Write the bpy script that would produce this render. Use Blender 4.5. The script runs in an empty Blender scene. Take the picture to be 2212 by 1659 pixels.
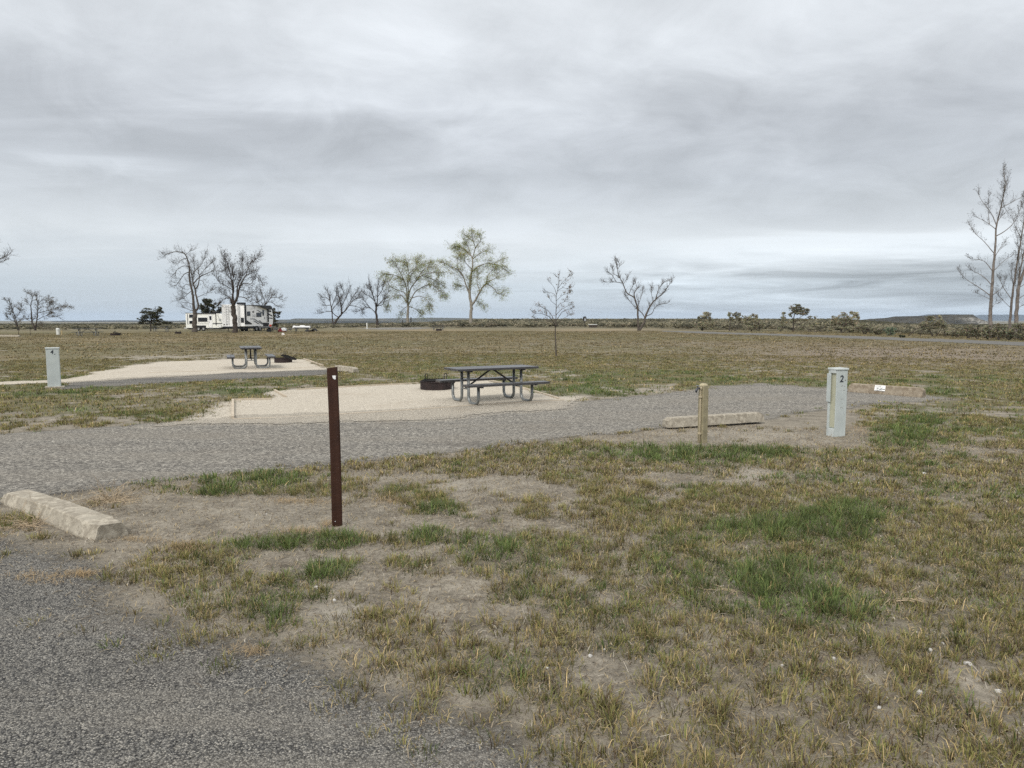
import bpy, math, random
import numpy as np
from mathutils import Vector, Matrix
random.seed(7); RNG = np.random.default_rng(11)
SC = bpy.context.scene
COL = SC.collection
R = math.radians

# ---------------------------------------------------------------- camera geometry
F = 1536.0; CX, CY, HZ = 1106.0, 829.5, 690.0
PITCH = math.atan((CY-HZ)/F); H = 1.7
cp, sp = math.cos(PITCH), math.sin(PITCH)

def ray(X, Y):
    xr = (X-CX)/F; yr = (CY-Y)/F
    return xr, cp+yr*sp, -sp+yr*cp
def G(X, Y, z=0.0):
    dx, dy, dz = ray(X, Y); t = (z-H)/dz
    return Vector((t*dx, t*dy, z))
def P(X, Y, d):
    dx, dy, dz = ray(X, Y); t = d/dy
    return Vector((t*dx, d, H+t*dz))
def Zm(ox, oy, s):
    return lambda q: ((ox+q[0]*s)/1.8517, (oy+q[1]*s)/1.8517)
def proj(x, y, z=0.0):
    f = y*cp-(z-H)*sp; u = y*sp+(z-H)*cp
    f = np.maximum(f, 1e-3)
    return CX+F*x/f, CY-F*u/f
ZA = Zm(600, 950, 600/2212); ZC = Zm(700, 1180, 420/2212); ZD = Zm(1200, 900, 900/2212)
ZE = Zm(2000, 1000, 800/2212); ZF = Zm(2700, 1150, 800/2212); ZG = Zm(3300, 600, 796/1651)
ZL = Zm(0, 1100, 700/2212)

# ---------------------------------------------------------------- numpy noise
def _hash(ix, iy, s):
    n = (ix*374761393 + iy*668265263 + s*974711) & 0xFFFFFFFF
    n = ((n ^ (n >> 13))*1274126177) & 0xFFFFFFFF
    return ((n ^ (n >> 16)) & 0xFFFF)/65535.0
def vnoise(x, y, s=0):
    x = np.asarray(x, dtype=np.float64); y = np.asarray(y, dtype=np.float64)
    ix = np.floor(x).astype(np.int64); iy = np.floor(y).astype(np.int64)
    fx = x-ix; fy = y-iy
    fx = fx*fx*(3-2*fx); fy = fy*fy*(3-2*fy)
    a = _hash(ix, iy, s); b = _hash(ix+1, iy, s); c = _hash(ix, iy+1, s); d = _hash(ix+1, iy+1, s)
    return (a*(1-fx)+b*fx)*(1-fy)+(c*(1-fx)+d*fx)*fy
def fbm(x, y, s=0, o=4):
    t = 0; a = .5; n = 0
    for k in range(o):
        t = t+a*vnoise(x*2**k+17.3*k, y*2**k-9.1*k, s+k*7); n += a; a *= .5
    return t/n
def sstep(a, b, x):
    t = np.clip((x-a)/(b-a), 0, 1); return t*t*(3-2*t)

def terrain(x, y):
    x = np.asarray(x, float); y = np.asarray(y, float)
    r = np.hypot(x, y); az = np.arctan2(x, y)
    z = .05*(fbm(x*.5, y*.5, 3)-.5)*sstep(1.5, 4, r)
    z = z+.22*(fbm(x*.05, y*.05, 5)-.5)*sstep(25, 90, r)*(1-sstep(150, 220, r))
    plate = sstep(-.16, -.02, az)*(1-sstep(.43, .53, az))
    z = z+plate*1.05*sstep(165, 360, r)
    drop = -np.clip(r-125, 0, 2000)/2000*9.5
    z = z+(1-plate)*drop
    return z
def tz(x, y): return float(terrain(x, y))
def GT(X, Y):
    v = G(X, Y); v.z = tz(v.x, v.y); return v

# ---------------------------------------------------------------- materials
def new_mat(name):
    m = bpy.data.materials.new(name); m.use_nodes = True
    nt = m.node_tree; b = nt.nodes['Principled BSDF']
    return m, nt, b
class NB:
    """little node helper"""
    def __init__(s, nt): s.nt = nt
    def n(s, t, **kw):
        o = s.nt.nodes.new(t)
        for k, v in kw.items(): setattr(o, k, v)
        return o
    def l(s, a, b): s.nt.links.new(a, b)
    def val(s, sock, v):
        if hasattr(v, 'is_output') or isinstance(v, bpy.types.NodeSocket): s.l(v, sock)
        else: sock.default_value = v
    def math(s, op, a, b=0.0, c=None, clamp=False):
        o = s.n('ShaderNodeMath', operation=op); o.use_clamp = clamp
        s.val(o.inputs[0], a); s.val(o.inputs[1], b)
        if c is not None: s.val(o.inputs[2], c)
        return o.outputs[0]
    def mix(s, f, a, b, blend='MIX'):
        o = s.n('ShaderNodeMix', data_type='RGBA', blend_type=blend)
        s.val(o.inputs[0], f)
        for k, v in ((6, a), (7, b)):
            if isinstance(v, tuple): o.inputs[k].default_value = (v+(1,))[:4]
            else: s.l(v, o.inputs[k])
        return o.outputs[2]
    def noise(s, vec, scale, detail=4, rough=.55, dist=0.0):
        o = s.n('ShaderNodeTexNoise'); s.l(vec, o.inputs['Vector'])
        o.inputs['Scale'].default_value = scale; o.inputs['Detail'].default_value = detail
        o.inputs['Roughness'].default_value = rough; o.inputs['Distortion'].default_value = dist
        return o.outputs['Fac']
    def ramp(s, f, stops):
        o = s.n('ShaderNodeValToRGB'); s.l(f, o.inputs[0])
        e = o.color_ramp.elements
        while len(e) < len(stops): e.new(.5)
        for i, (p, c) in enumerate(stops):
            e[i].position = p
            e[i].color = (c if isinstance(c, tuple) else (c, c, c))[:3]+(1,)
        return o.outputs[0]
    def smooth(s, v, a, b):
        o = s.n('ShaderNodeMapRange', interpolation_type='SMOOTHSTEP')
        s.val(o.inputs[0], v); o.inputs[1].default_value = a; o.inputs[2].default_value = b
        return o.outputs[0]

def mat(name, col, rough=.7, metal=0.0, var=.25, scale=6.0, col2=None, bump=0.0, bscale=40.0, spec=.3):
    m, nt, b = new_mat(name); q = NB(nt)
    tc = q.n('ShaderNodeTexCoord').outputs['Object']
    f = q.noise(tc, scale, 6, .6)
    c2 = col2 or tuple(min(1, c*(1+var)) for c in col)
    c1 = tuple(c*(1-var) for c in col) if col2 is None else col
    q.l(q.ramp(f, [(.3, c1), (.7, c2)]), b.inputs['Base Color'])
    b.inputs['Roughness'].default_value = rough; b.inputs['Metallic'].default_value = metal
    b.inputs['Specular IOR Level'].default_value = spec
    if bump:
        bp = q.n('ShaderNodeBump'); bp.inputs['Strength'].default_value = bump; bp.inputs['Distance'].default_value = .01
        q.l(q.noise(tc, bscale, 5, .6), bp.inputs['Height']); q.l(bp.outputs[0], b.inputs['Normal'])
    return m
def attr_mat(name, rough=.8, spec=.2, trans=0.0):
    m, nt, b = new_mat(name); q = NB(nt)
    a = q.n('ShaderNodeAttribute', attribute_name='col')
    q.l(a.outputs['Color'], b.inputs['Base Color'])
    b.inputs['Roughness'].default_value = rough; b.inputs['Specular IOR Level'].default_value = spec
    return m
def concrete_mat(name, base, dark, scale=5.0):
    m, nt, b = new_mat(name); q = NB(nt)
    tc = q.n('ShaderNodeTexCoord').outputs['Object']
    n1 = q.noise(tc, scale, 6, .65, .4); n2 = q.noise(tc, 38, 4, .7); n3 = q.noise(tc, 4.5, 4, .55)
    c = q.mix(q.smooth(n1, .38, .68), dark, base)
    c = q.mix(q.smooth(n3, .5, .75), c, tuple(x*.72 for x in base))
    c = q.mix(q.smooth(n2, .55, .78), c, tuple(x*.5 for x in dark))
    q.l(c, b.inputs['Base Color']); b.inputs['Roughness'].default_value = .9
    b.inputs['Specular IOR Level'].default_value = .2
    bp = q.n('ShaderNodeBump'); bp.inputs['Strength'].default_value = .7; bp.inputs['Distance'].default_value = .012
    q.l(q.math('ADD', q.math('MULTIPLY', n1, .25), n2), bp.inputs['Height']); q.l(bp.outputs[0], b.inputs['Normal'])
    return m

M = {}
M['concrete'] = concrete_mat('weathered_concrete', (.46, .42, .345), (.25, .222, .178), 13.0)
M['concrete_tan'] = concrete_mat('stained_concrete', (.39, .335, .26), (.21, .17, .125), 9.0)
M['brown_post'] = mat('brown_fibreglass', (.026, .0092, .0048), .6, 0, 0, 9, col2=(.048, .0185, .0100), bump=.25, bscale=70)
M['sticker'] = mat('torn_white_sticker', (.72, .72, .72), .5, 0, .3, 60)
M['green_metal'] = mat('pale_green_painted_steel', (.45, .49, .485), .5, 0, .10, 5)
M['green_metal_cap'] = mat('pale_green_painted_cap', (.50, .535, .53), .45, 0, .08, 9)
M['beige_panel'] = mat('beige_channel_panel', (.42, .42, .32), .6, 0, .08, 7)  # beige tone for the pedestal channel panel, unlike the green body
M['ink'] = mat('dark_paint', (.028, .034, .045), .6, 0, .2, 30)
M['rust_speck'] = mat('rust_specks', (.12, .10, .085), .8, 0, .3, 40)
M['galv'] = mat('galvanised_tube', (.22, .23, .227), .42, .45, .25, 9)
M['plank_dark'] = mat('dark_recycled_plank', (.050, .048, .050), .34, 0, .25, 12, bump=.12, bscale=60, spec=.65)
M['steel_dark'] = mat('dark_bracket_steel', (.045, .045, .047), .5, .4, .2, 10)
M['rust'] = mat('rusted_ring_steel', (.020, .015, .015), .75, .1, 0, 9, col2=(.045, .030, .029), bump=.3, bscale=40)
M['black_steel'] = mat('sooty_black_steel', (.014, .013, .013), .7, .2, .3, 15)
M['ash'] = mat('ash', (.12, .115, .11), .95, 0, .4, 12, bump=.5)
M['wood_post'] = mat('weathered_treated_wood', (.27, .238, .155), .85, 0, .28, 9, bump=.4, bscale=30)
M['wood_cap'] = mat('weathered_post_top', (.42, .37, .25), .85, 0, .15, 14)
M['tan_pipe'] = mat('tan_painted_pipe', (.38, .325, .225), .5, 0, .12, 10)
M['brass'] = mat('dull_dark_brass', (.085, .088, .10), .45, .6, .2, 10)
M['edging'] = mat('pale_timber_edging', (.46, .395, .31), .9, 0, .2, 6, bump=.3)
M['white_rv'] = mat('white_rv_panel', (.90, .90, .895), .35, 0, .03, 2, spec=.4)
M['white_rv2'] = mat('cream_white_rv_panel', (.89, .89, .84), .4, 0, .04, 2, spec=.4)
M['black_rv'] = mat('black_rv_trim', (.013, .014, .017), .4, 0, .2, 8, spec=.4)
M['grey_rv'] = mat('grey_rv_decal', (.16, .165, .175), .45, 0, .12, 8)
M['lgrey_rv'] = mat('light_grey_rv_decal', (.42, .43, .44), .45, 0, .08, 8)
M['glass'] = mat('dark_tinted_glass', (.012, .013, .015), .08, 0, .1, 3, spec=.6)
M['tyre'] = mat('tyre_rubber', (.018, .018, .018), .85, 0, .2, 12)
M['rim'] = mat('wheel_rim', (.38, .38, .38), .4, .6, .15, 10)
M['white_cloth'] = mat('white_tablecloth', (.80, .80, .80), .8, 0, .04, 4)
M['red'] = mat('faded_red_fabric', (.20, .028, .035), .8, 0, .2, 6)
M['red_cup'] = mat('orange_red_plastic', (.55, .07, .03), .5, 0, .1, 6)
M['white_stone'] = mat('pale_stone', (.60, .58, .55), .9, 0, .2, 8, bump=.4)
M['scrap'] = mat('grey_white_stone', (.52, .51, .49), .9, 0, .3, 30, bump=.4)
M['bark_grey'] = mat('grey_bark', (.092, .078, .066), .95, 0, .35, 2.5, bump=.6, bscale=8)
M['bark_dark'] = mat('dark_bark', (.060, .048, .040), .95, 0, .35, 2.5, bump=.6, bscale=8)
M['bark_pale'] = mat('pale_bark', (.27, .245, .205), .95, 0, .25, 2.5, bump=.6, bscale=8)
M['bark_poplar'] = mat('mottled_poplar_bark', (.085, .072, .062), .95, 0, 0, 3.5, col2=(.26, .225, .20), bump=.6, bscale=10)
M['twig_grey'] = mat('grey_twig', (.090, .077, .066), .95, 0, .3, 1.0)
M['twig_dark'] = mat('dark_twig', (.062, .052, .046), .95, 0, .3, 1.0)
M['twig_tan'] = mat('tan_dry_twig', (.40, .32, .22), .9, 0, .3, 6)
M['leaf'] = attr_mat('leaf_tint', .75, .25)
def add_translucent(m, f):
    nt = m.node_tree; b = nt.nodes['Principled BSDF']; a = [n for n in nt.nodes if n.type == 'ATTRIBUTE'][0]
    t = nt.nodes.new('ShaderNodeBsdfTranslucent'); mx = nt.nodes.new('ShaderNodeMixShader'); mx.inputs[0].default_value = f
    nt.links.new(a.outputs['Color'], t.inputs['Color']); nt.links.new(b.outputs[0], mx.inputs[1]); nt.links.new(t.outputs[0], mx.inputs[2])
    nt.links.new(mx.outputs[0], nt.nodes['Material Output'].inputs['Surface'])
add_translucent(M['leaf'], .35)
M['grass'] = attr_mat('grass_blade', .7, .25); add_translucent(M['grass'], .3)
M['post_white'] = mat('white_painted_post', (.66, .67, .64), .6, 0, .08, 6)
M['post_tan'] = mat('tan_wood_post', (.46, .36, .20), .85, 0, .15, 6)
M['black_wood'] = mat('charred_dark_post', (.020, .018, .017), .9, 0, .3, 6)
M['soil'] = mat('loose_soil', (.105, .09, .07), .95, 0, 0, 25, col2=(.27, .235, .19), bump=.9, bscale=60)
M['paper'] = mat('white_paper_tag', (.82, .82, .81), .6, 0, .03, 6)

# ---------------------------------------------------------------- mesh builder
class MB:
    def __init__(s): s.v = []; s.f = []; s.c = None
    def add(s, vs, fs):
        o = len(s.v); s.v.extend([tuple(p) for p in vs]); s.f.extend([tuple(i+o for i in q) for q in fs]); return s
    def box(s, x0, x1, y0, y1, z0, z1, mtx=None):
        vs = [Vector((x, y, z)) for x in (x0, x1) for y in (y0, y1) for z in (z0, z1)]
        if mtx is not None: vs = [mtx @ v for v in vs]
        return s.add(vs, [(0, 1, 3, 2), (4, 6, 7, 5), (0, 4, 5, 1), (2, 3, 7, 6), (0, 2, 6, 4), (1, 5, 7, 3)])
    def prism(s, poly, axis, a, b):
        """poly: 2D outline, extruded along axis from a to b; axis 'y': poly=(x,z); 'x': poly=(y,z); 'z': poly=(x,y)"""
        n = len(poly)
        def pt(q, t):
            return {'y': (q[0], t, q[1]), 'x': (t, q[0], q[1]), 'z': (q[0], q[1], t)}[axis]
        vs = [pt(q, a) for q in poly]+[pt(q, b) for q in poly]
        fs = [tuple(range(n)), tuple(range(2*n-1, n-1, -1))]
        fs += [(i, n+i, n+(i+1) % n, (i+1) % n) for i in range(n)]
        return s.add(vs, fs)
    def tube(s, pts, rad, k=6, cap=True):
        pts = [Vector(p) for p in pts]; n = len(pts)
        if not hasattr(rad, '__len__'): rad = [rad]*n
        o = len(s.v); up = None
        for i, p in enumerate(pts):
            t = pts[min(i+1, n-1)]-pts[max(i-1, 0)]
            if t.length < 1e-9: t = Vector((0, 0, 1))
            t.normalize()
            if up is None:
                a = Vector((0, 1, 0)) if abs(t.y) < .9 else Vector((1, 0, 0))
                up = t.cross(a).normalized()
            else:
                up = (up-t*up.dot(t))
                up = up.normalized() if up.length > 1e-6 else t.orthogonal().normalized()
            w = t.cross(up)
            for j in range(k):
                a = 2*math.pi*j/k
                q = p+(up*math.cos(a)+w*math.sin(a))*rad[i]
                s.v.append((q.x, q.y, q.z))
        for i in range(n-1):
            for j in range(k):
                s.f.append((o+i*k+j, o+i*k+(j+1) % k, o+(i+1)*k+(j+1) % k, o+(i+1)*k+j))
        if cap:
            s.f.append(tuple(o+j for j in range(k-1, -1, -1))); s.f.append(tuple(o+(n-1)*k+j for j in range(k)))
        return s
    def lathe(s, prof, k=24, c=(0, 0, 0), axis='z'):
        o = len(s.v); n = len(prof)
        for r, z in prof:
            for j in range(k):
                a = 2*math.pi*j/k; q = (r*math.cos(a), r*math.sin(a), z)
                if axis == 'y': q = (q[0], q[2], q[1])
                if axis == 'x': q = (q[2], q[0], q[1])
                s.v.append((c[0]+q[0], c[1]+q[1], c[2]+q[2]))
        for i in range(n-1):
            for j in range(k):
                s.f.append((o+i*k+j, o+i*k+(j+1) % k, o+(i+1)*k+(j+1) % k, o+(i+1)*k+j))
        return s
    def build(s, name, m, parent=None, bevel=0.0, smooth=False):
        me = bpy.data.meshes.new(name); me.from_pydata(s.v, [], s.f); me.update()
        o = bpy.data.objects.new(name, me); COL.objects.link(o)
        if m: me.materials.append(m)
        if parent: o.parent = parent
        if smooth: me.polygons.foreach_set('use_smooth', [True]*len(me.polygons))
        if bevel:
            b = o.modifiers.new('edge', 'BEVEL'); b.width = bevel; b.segments = 2; b.limit_method = 'ANGLE'
        return o
def np_mesh(name, V, quads, m, cols=None, parent=None, smooth=False, tris=None):
    me = bpy.data.meshes.new(name)
    V = np.ascontiguousarray(V, dtype=np.float32)
    nq = len(quads) if quads is not None else 0; nt = len(tris) if tris is not None else 0
    me.vertices.add(len(V)); me.vertices.foreach_set('co', V.ravel())
    loops = []
    if nq: loops.append(np.asarray(quads, np.int32).ravel())
    if nt: loops.append(np.asarray(tris, np.int32).ravel())
    L = np.concatenate(loops); me.loops.add(len(L)); me.loops.foreach_set('vertex_index', L)
    me.polygons.add(nq+nt)
    st = np.concatenate([np.arange(nq)*4, nq*4+np.arange(nt)*3]).astype(np.int32)
    me.polygons.foreach_set('loop_start', st)
    if smooth: me.polygons.foreach_set('use_smooth', np.ones(nq+nt, dtype=bool))
    me.update(calc_edges=True); me.validate()
    if cols is not None:
        for nm, c in cols.items():
            a = me.attributes.new(nm, 'FLOAT_COLOR', 'POINT')
            c4 = np.ones((len(V), 4), np.float32); c4[:, :3] = c
            a.data.foreach_set('color', c4.ravel())
    o = bpy.data.objects.new(name, me); COL.objects.link(o)
    if m: me.materials.append(m)
    if parent: o.parent = parent
    return o
def tag(o, label=None, cat=None, group=None, kind=None):
    if label: o['label'] = label
    if cat: o['category'] = cat
    if group: o['group'] = group
    if kind: o['kind'] = kind
    return o
def empty(name, loc, rz=0.0, label=None, cat=None, group=None):
    o = bpy.data.objects.new(name, None); COL.objects.link(o); o.empty_display_size = .2
    o.location = loc; o.rotation_euler = (0, 0, rz)
    return tag(o, label, cat, group)
def copy_tree(o, parent=None):
    c = o.copy(); COL.objects.link(c)
    if parent: c.parent = parent
    for ch in [x for x in bpy.data.objects if x.parent == o]: copy_tree(ch, c)
    return c

# ---------------------------------------------------------------- ground masks
def wpoly(pts): return np.array([[G(X, Y).x, G(X, Y).y] for X, Y in pts])
def sdf(px, py, poly):
    d = np.full(px.shape, 1e9); ins = np.zeros(px.shape, bool)
    n = len(poly)
    for i in range(n):
        ax, ay = poly[i]; bx, by = poly[(i+1) % n]
        ex, ey = bx-ax, by-ay
        t = np.clip(((px-ax)*ex+(py-ay)*ey)/(ex*ex+ey*ey+1e-12), 0, 1)
        d = np.minimum(d, np.hypot(px-ax-t*ex, py-ay-t*ey))
        if abs(by-ay) > 1e-12:
            c = ((ay > py) != (by > py)) & (px < ex*(py-ay)/(ey)+ax)
            ins ^= c
    return np.where(ins, -d, d)

DRIVE = wpoly([(-700, 985), (-200, 952), (0, 938), (150, 928), (320, 917), (470, 905), (503, 900), (850, 886), (1140, 868), (1290, 866), (1430, 853), (1560, 834), (1640, 829), (1790, 838),
               (1900, 846), (2000, 854), (2055, 862), (1990, 868), (1900, 874), (1800, 883), (1660, 903), (1560, 918), (1440, 925), (1300, 940), (1080, 965), (900, 985), (700, 1004), (470, 1028),
               (330, 1048), (180, 1060), (60, 1075), (0, 1090), (-150, 1120), (-700, 1180)])
FORE = wpoly([(-700, 1180), (-100, 1150), (0, 1165), (100, 1195), (190, 1240), (190, 1300), (300, 1350), (430, 1400), (600, 1430), (700, 1470), (820, 1515), (985, 1560), (1100, 1605), (1180, 1659), (1300, 1900), (-200, 3200), (-2500, 2400)])
PAD1 = wpoly([(503, 907), (1220, 864), (1050, 822), (900, 829), (700, 838), (592, 845), (587, 864), (503, 865)])
SPILL1 = wpoly([(470, 872), (520, 868), (700, 860), (1150, 856), (1255, 858), (1230, 884), (900, 908), (600, 916), (420, 918), (300, 925), (420, 906)])
PAD2 = wpoly([(699, 793), (656, 776), (480, 776), (340, 783), (280, 790), (200, 807), (130, 820), (-60, 826), (-60, 833), (140, 828), (300, 817), (432, 811), (560, 804), (705, 800)])
GREY2 = wpoly([(130, 826), (300, 814), (560, 804), (690, 797), (735, 800), (715, 808), (560, 817), (350, 827), (180, 838), (120, 842)])
FARPAD = wpoly([(770, 707.5), (905, 705), (925, 709), (880, 712.5), (800, 712)])
ROAD = wpoly([(2700, 763), (2212, 746.5), (2000, 737), (1800, 729.5), (1500, 719.5), (1430, 716.5), (1430, 714.5), (1500, 716), (1800, 724.5), (2000, 731.5), (2212, 738.5), (2700, 752)])
TRACK = wpoly([(-200, 727.5), (0, 726.8), (220, 725.5), (220, 723.8), (0, 724.5), (-200, 725)])
DIRTFAUCET = wpoly([(1260, 950), (1440, 922), (1640, 905), (1790, 885), (1860, 905), (1900, 940), (1890, 965), (1760, 975), (1600, 962), (1520, 968), (1350, 965)])

def blobs(X, Y, L):
    t = np.zeros(X.shape)
    for cx, cy, rx, ry, a in L:
        t = t+a*np.exp(-(((X-cx)/rx)**2+((Y-cy)/ry)**2))
    return t
DENS = [(580, 1042, 75, 24, .9), (470, 1064, 40, 12, .7), (385, 1062, 55, 11, .8), (590, 1178, 95, 15, .95), (705, 1170, 80, 13, .9), (700, 1230, 75, 28, .6), (380, 1235, 150, 45, .75), (240, 1243, 40, 12, .6),
        (430, 1310, 70, 40, .6), (920, 1165, 75, 18, .7), (1060, 1200, 95, 25, .9), (880, 1222, 45, 16, .7), (950, 1100, 65, 18, .6), (860, 1060, 70, 16, .6), (900, 1010, 120, 14, .6), (1140, 1270, 85, 32, .6),
        (1690, 1270, 120, 70, .7), (1780, 1130, 130, 45, .7), (1950, 940, 85, 38, .8), (1560, 985, 220, 20, .8), (1350, 985, 180, 24, .6), (580, 1340, 45, 35, .9), (480, 1372, 50, 16, .7), (850, 1420, 110, 50, .6),
        (900, 1330, 110, 40, .4), (1000, 1470, 110, 50, .5), (960, 1010, 110, 16, .5), (1150, 1000, 120, 22, .5), (1480, 1150, 260, 110, .35), (1900, 1200, 300, 200, .3), (1270, 848, 110, 10, .9), (200, 880, 280, 24, .5),
        (400, 895, 120, 12, .6), (560, 850, 60, 6, .5), (1330, 815, 160, 20, .3)]
BARE = [(520, 1112, 220, 34, 1.3), (270, 1150, 150, 45, 1.2), (740, 1142, 60, 14, .6), (800, 1275, 70, 26, .7), (730, 1325, 70, 30, .8), (1625, 1026, 52, 15, 1.5), (1700, 1082, 45, 14, 1.0), (1010, 1045, 120, 22, .55),
        (1255, 1235, 52, 26, 1.0), (1030, 1150, 60, 14, .6), (1040, 1090, 60, 14, .6), (640, 1460, 110, 45, .6), (1480, 1385, 80, 30, .7), (1250, 1390, 60, 24, .5), (1600, 1230, 60, 18, .6), (1150, 1065, 80, 16, .5),
        (980, 1255, 60, 18, .8), (1180, 1560, 170, 60, .4), (1320, 842, 120, 12, .6), (1180, 812, 130, 12, .5), (360, 772, 200, 6, 1.0), (1990, 1030, 60, 14, .5), (1750, 1530, 170, 60, .45), (2100, 1450, 120, 50, .4),
        (1820, 890, 40, 10, .8), (560, 870, 80, 9, .7), (150, 905, 180, 6, .5), (1900, 1420, 60, 20, .5), (1420, 1520, 110, 40, .4)]
GREEN = [(580, 1042, 85, 28, .8), (470, 1064, 50, 14, .7), (385, 1062, 60, 12, .6), (590, 1178, 110, 18, .9), (705, 1172, 85, 16, .9), (700, 1235, 80, 30, .45), (1060, 1200, 110, 30, .75), (920, 1165, 80, 20, .5), (880, 1225, 50, 20, .5),
         (950, 1100, 70, 20, .5), (870, 1060, 80, 18, .5), (1140, 1275, 95, 34, .45), (1690, 1275, 120, 75, .75), (1790, 1130, 130, 45, .85), (1960, 935, 90, 40, .8), (1560, 980, 240, 18, .5), (1350, 980, 150, 22, .4),
         (580, 1335, 50, 30, .5), (1270, 848, 130, 10, .8), (200, 885, 260, 20, .35), (560, 850, 70, 6, .6), (2000, 845, 200, 10, .4), (1330, 1300, 150, 60, .2)]

def masks(x, y):
    """gravel, pale, cover, green, asphalt, dust for ground points"""
    r = np.hypot(x, y)
    w = .05+.016*r
    wx = x+(fbm(x*1.1, y*1.1, 21)-.5)*2*w+(fbm(x*6, y*6, 23)-.5)*.5*w
    wy = y+(fbm(x*1.1, y*1.1, 22)-.5)*2*w+(fbm(x*6, y*6, 24)-.5)*.5*w
    front = y > -5
    so = .10+.006*r
    X, Y = proj(x, np.maximum(y, .3))
    def soft(poly, k=1.0, warp=True):
        s = sdf(wx if warp else x, wy if warp else y, poly)
        return sstep(so*k, -so*k, s)
    gd = soft(DRIVE, 2.2); gf = soft(FORE, 4.5)
    gravel = np.maximum(gd, gf)
    gravel = np.maximum(gravel, soft(GREY2, .6))
    gravel = np.maximum(gravel, soft(FARPAD, .5))
    pale = np.maximum(soft(PAD1, .9), .95*soft(SPILL1, 2.4))
    pale = np.maximum(pale, soft(PAD2, 1.0))
    asph = np.maximum(soft(ROAD, .35, False), 0)
    dust = np.clip(gd*1.0, 0, 1)
    # cover
    big = fbm(x*.5, y*.5, 31); patch = .50*fbm(x*2.1, y*2.1, 32, 4)+.50*fbm(x*5.2, y*5.2, 33, 3)
    D = .50+(big-.5)*.8+.22*sstep(800, 1500, X)*(Y > 900)+.10*sstep(1400, 1900, X)*(Y > 900)+.34*sstep(11, 20, r)+.12*sstep(28, 45, r)
    D = D+.75*blobs(X, Y, DENS)-.52*blobs(X, Y, BARE)-.7*soft(DIRTFAUCET, 2.0)
    cover = sstep(.455, .575, patch+(np.clip(D, -.4, 1.25)-.5)*.42)
    far_g = sstep(45, 90, r)
    cover = np.maximum(cover, .8*far_g)
    keep = np.clip(1-np.maximum.reduce([gravel*1.02, pale*1.05, asph*1.1]), 0, 1)
    cover = cover*keep
    cover = np.where(y < .5, cover*.6, cover)
    gn = fbm(x*.35, y*.35, 41); g2 = fbm(x*1.6, y*1.6, 42, 3)
    green = np.clip((gn-.5)*1.2+(g2-.5)*1.7+.26+.16*np.exp(-((X-1250)/500)**2-((Y-1150)/220)**2), 0, 1)
    green = np.clip(green+blobs(X, Y, GREEN), 0, 1)
    green = green*(1-.75*sstep(18, 50, r))
    # drier toward the bottom right and the far right
    green = green*(1-.5*sstep(1250, 1600, Y)*sstep(1000, 1500, X))
    green = np.clip(green-.25*blobs(X, Y, [(2000, 760, 420, 34, 1.0), (2100, 1000, 160, 120, .8)]), 0, 1)
    return gravel, pale, cover, green, asph, dust

def ground_colour(x, y, green):
    r = np.hypot(x, y); az = np.arctan2(x, y)
    dry = np.array([.165, .130, .074]); oliv = np.array([.105, .096, .044]); grn = np.array([.062, .082, .030])
    n = fbm(x*.12, y*.25, 51); n2 = fbm(x*.9, y*.9, 52)
    t = np.clip(.35+(n-.5)*2.2+(n2-.5)*.9, 0, 1)[:, None]
    c = dry*t+oliv*(1-t)
    g = np.clip(green*.9, 0, 1)[:, None]
    c = c*(1-g)+grn*g
    X, Y = proj(x, np.maximum(y, .3))
    gr = np.clip(blobs(X, Y, [(1900, 762, 330, 16, 1.1), (1700, 778, 300, 10, .6), (2150, 780, 200, 16, .6), (1500, 742, 300, 6, .5), (1330, 712, 160, 4, .6), (600, 765, 300, 5, .4)]), 0, 1)[:, None]
    c = c*(1-gr)+np.array([.180, .148, .114])*gr
    bl = np.clip(blobs(X, Y, [(1300, 712, 110, 3.0, 1.0), (620, 724, 240, 4, .8), (300, 735, 300, 5, .55), (930, 713, 120, 2.5, .8)]), 0, 1)[:, None]
    c = c*(1-bl)+np.array([.245, .19, .115])*bl
    fs = sstep(105, 150, r)[:, None]
    sage = np.array([.150, .135, .085])*(.75+.5*fbm(x*.05, y*.05, 55)[:, None])
    tan = np.array([.34, .27, .16])
    k = (sstep(380, 480, r)*(1-sstep(900, 1100, r))*sstep(.40, .47, az))[:, None]
    sage = sage*(1-k)+tan*k
    k2 = (sstep(200, 260, r)*(1-sstep(500, 700, r))*(1-sstep(-.36, -.3, az))*.6)[:, None]
    sage = sage*(1-k2)+tan*.8*k2
    return c*(1-fs)+sage*fs

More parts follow.
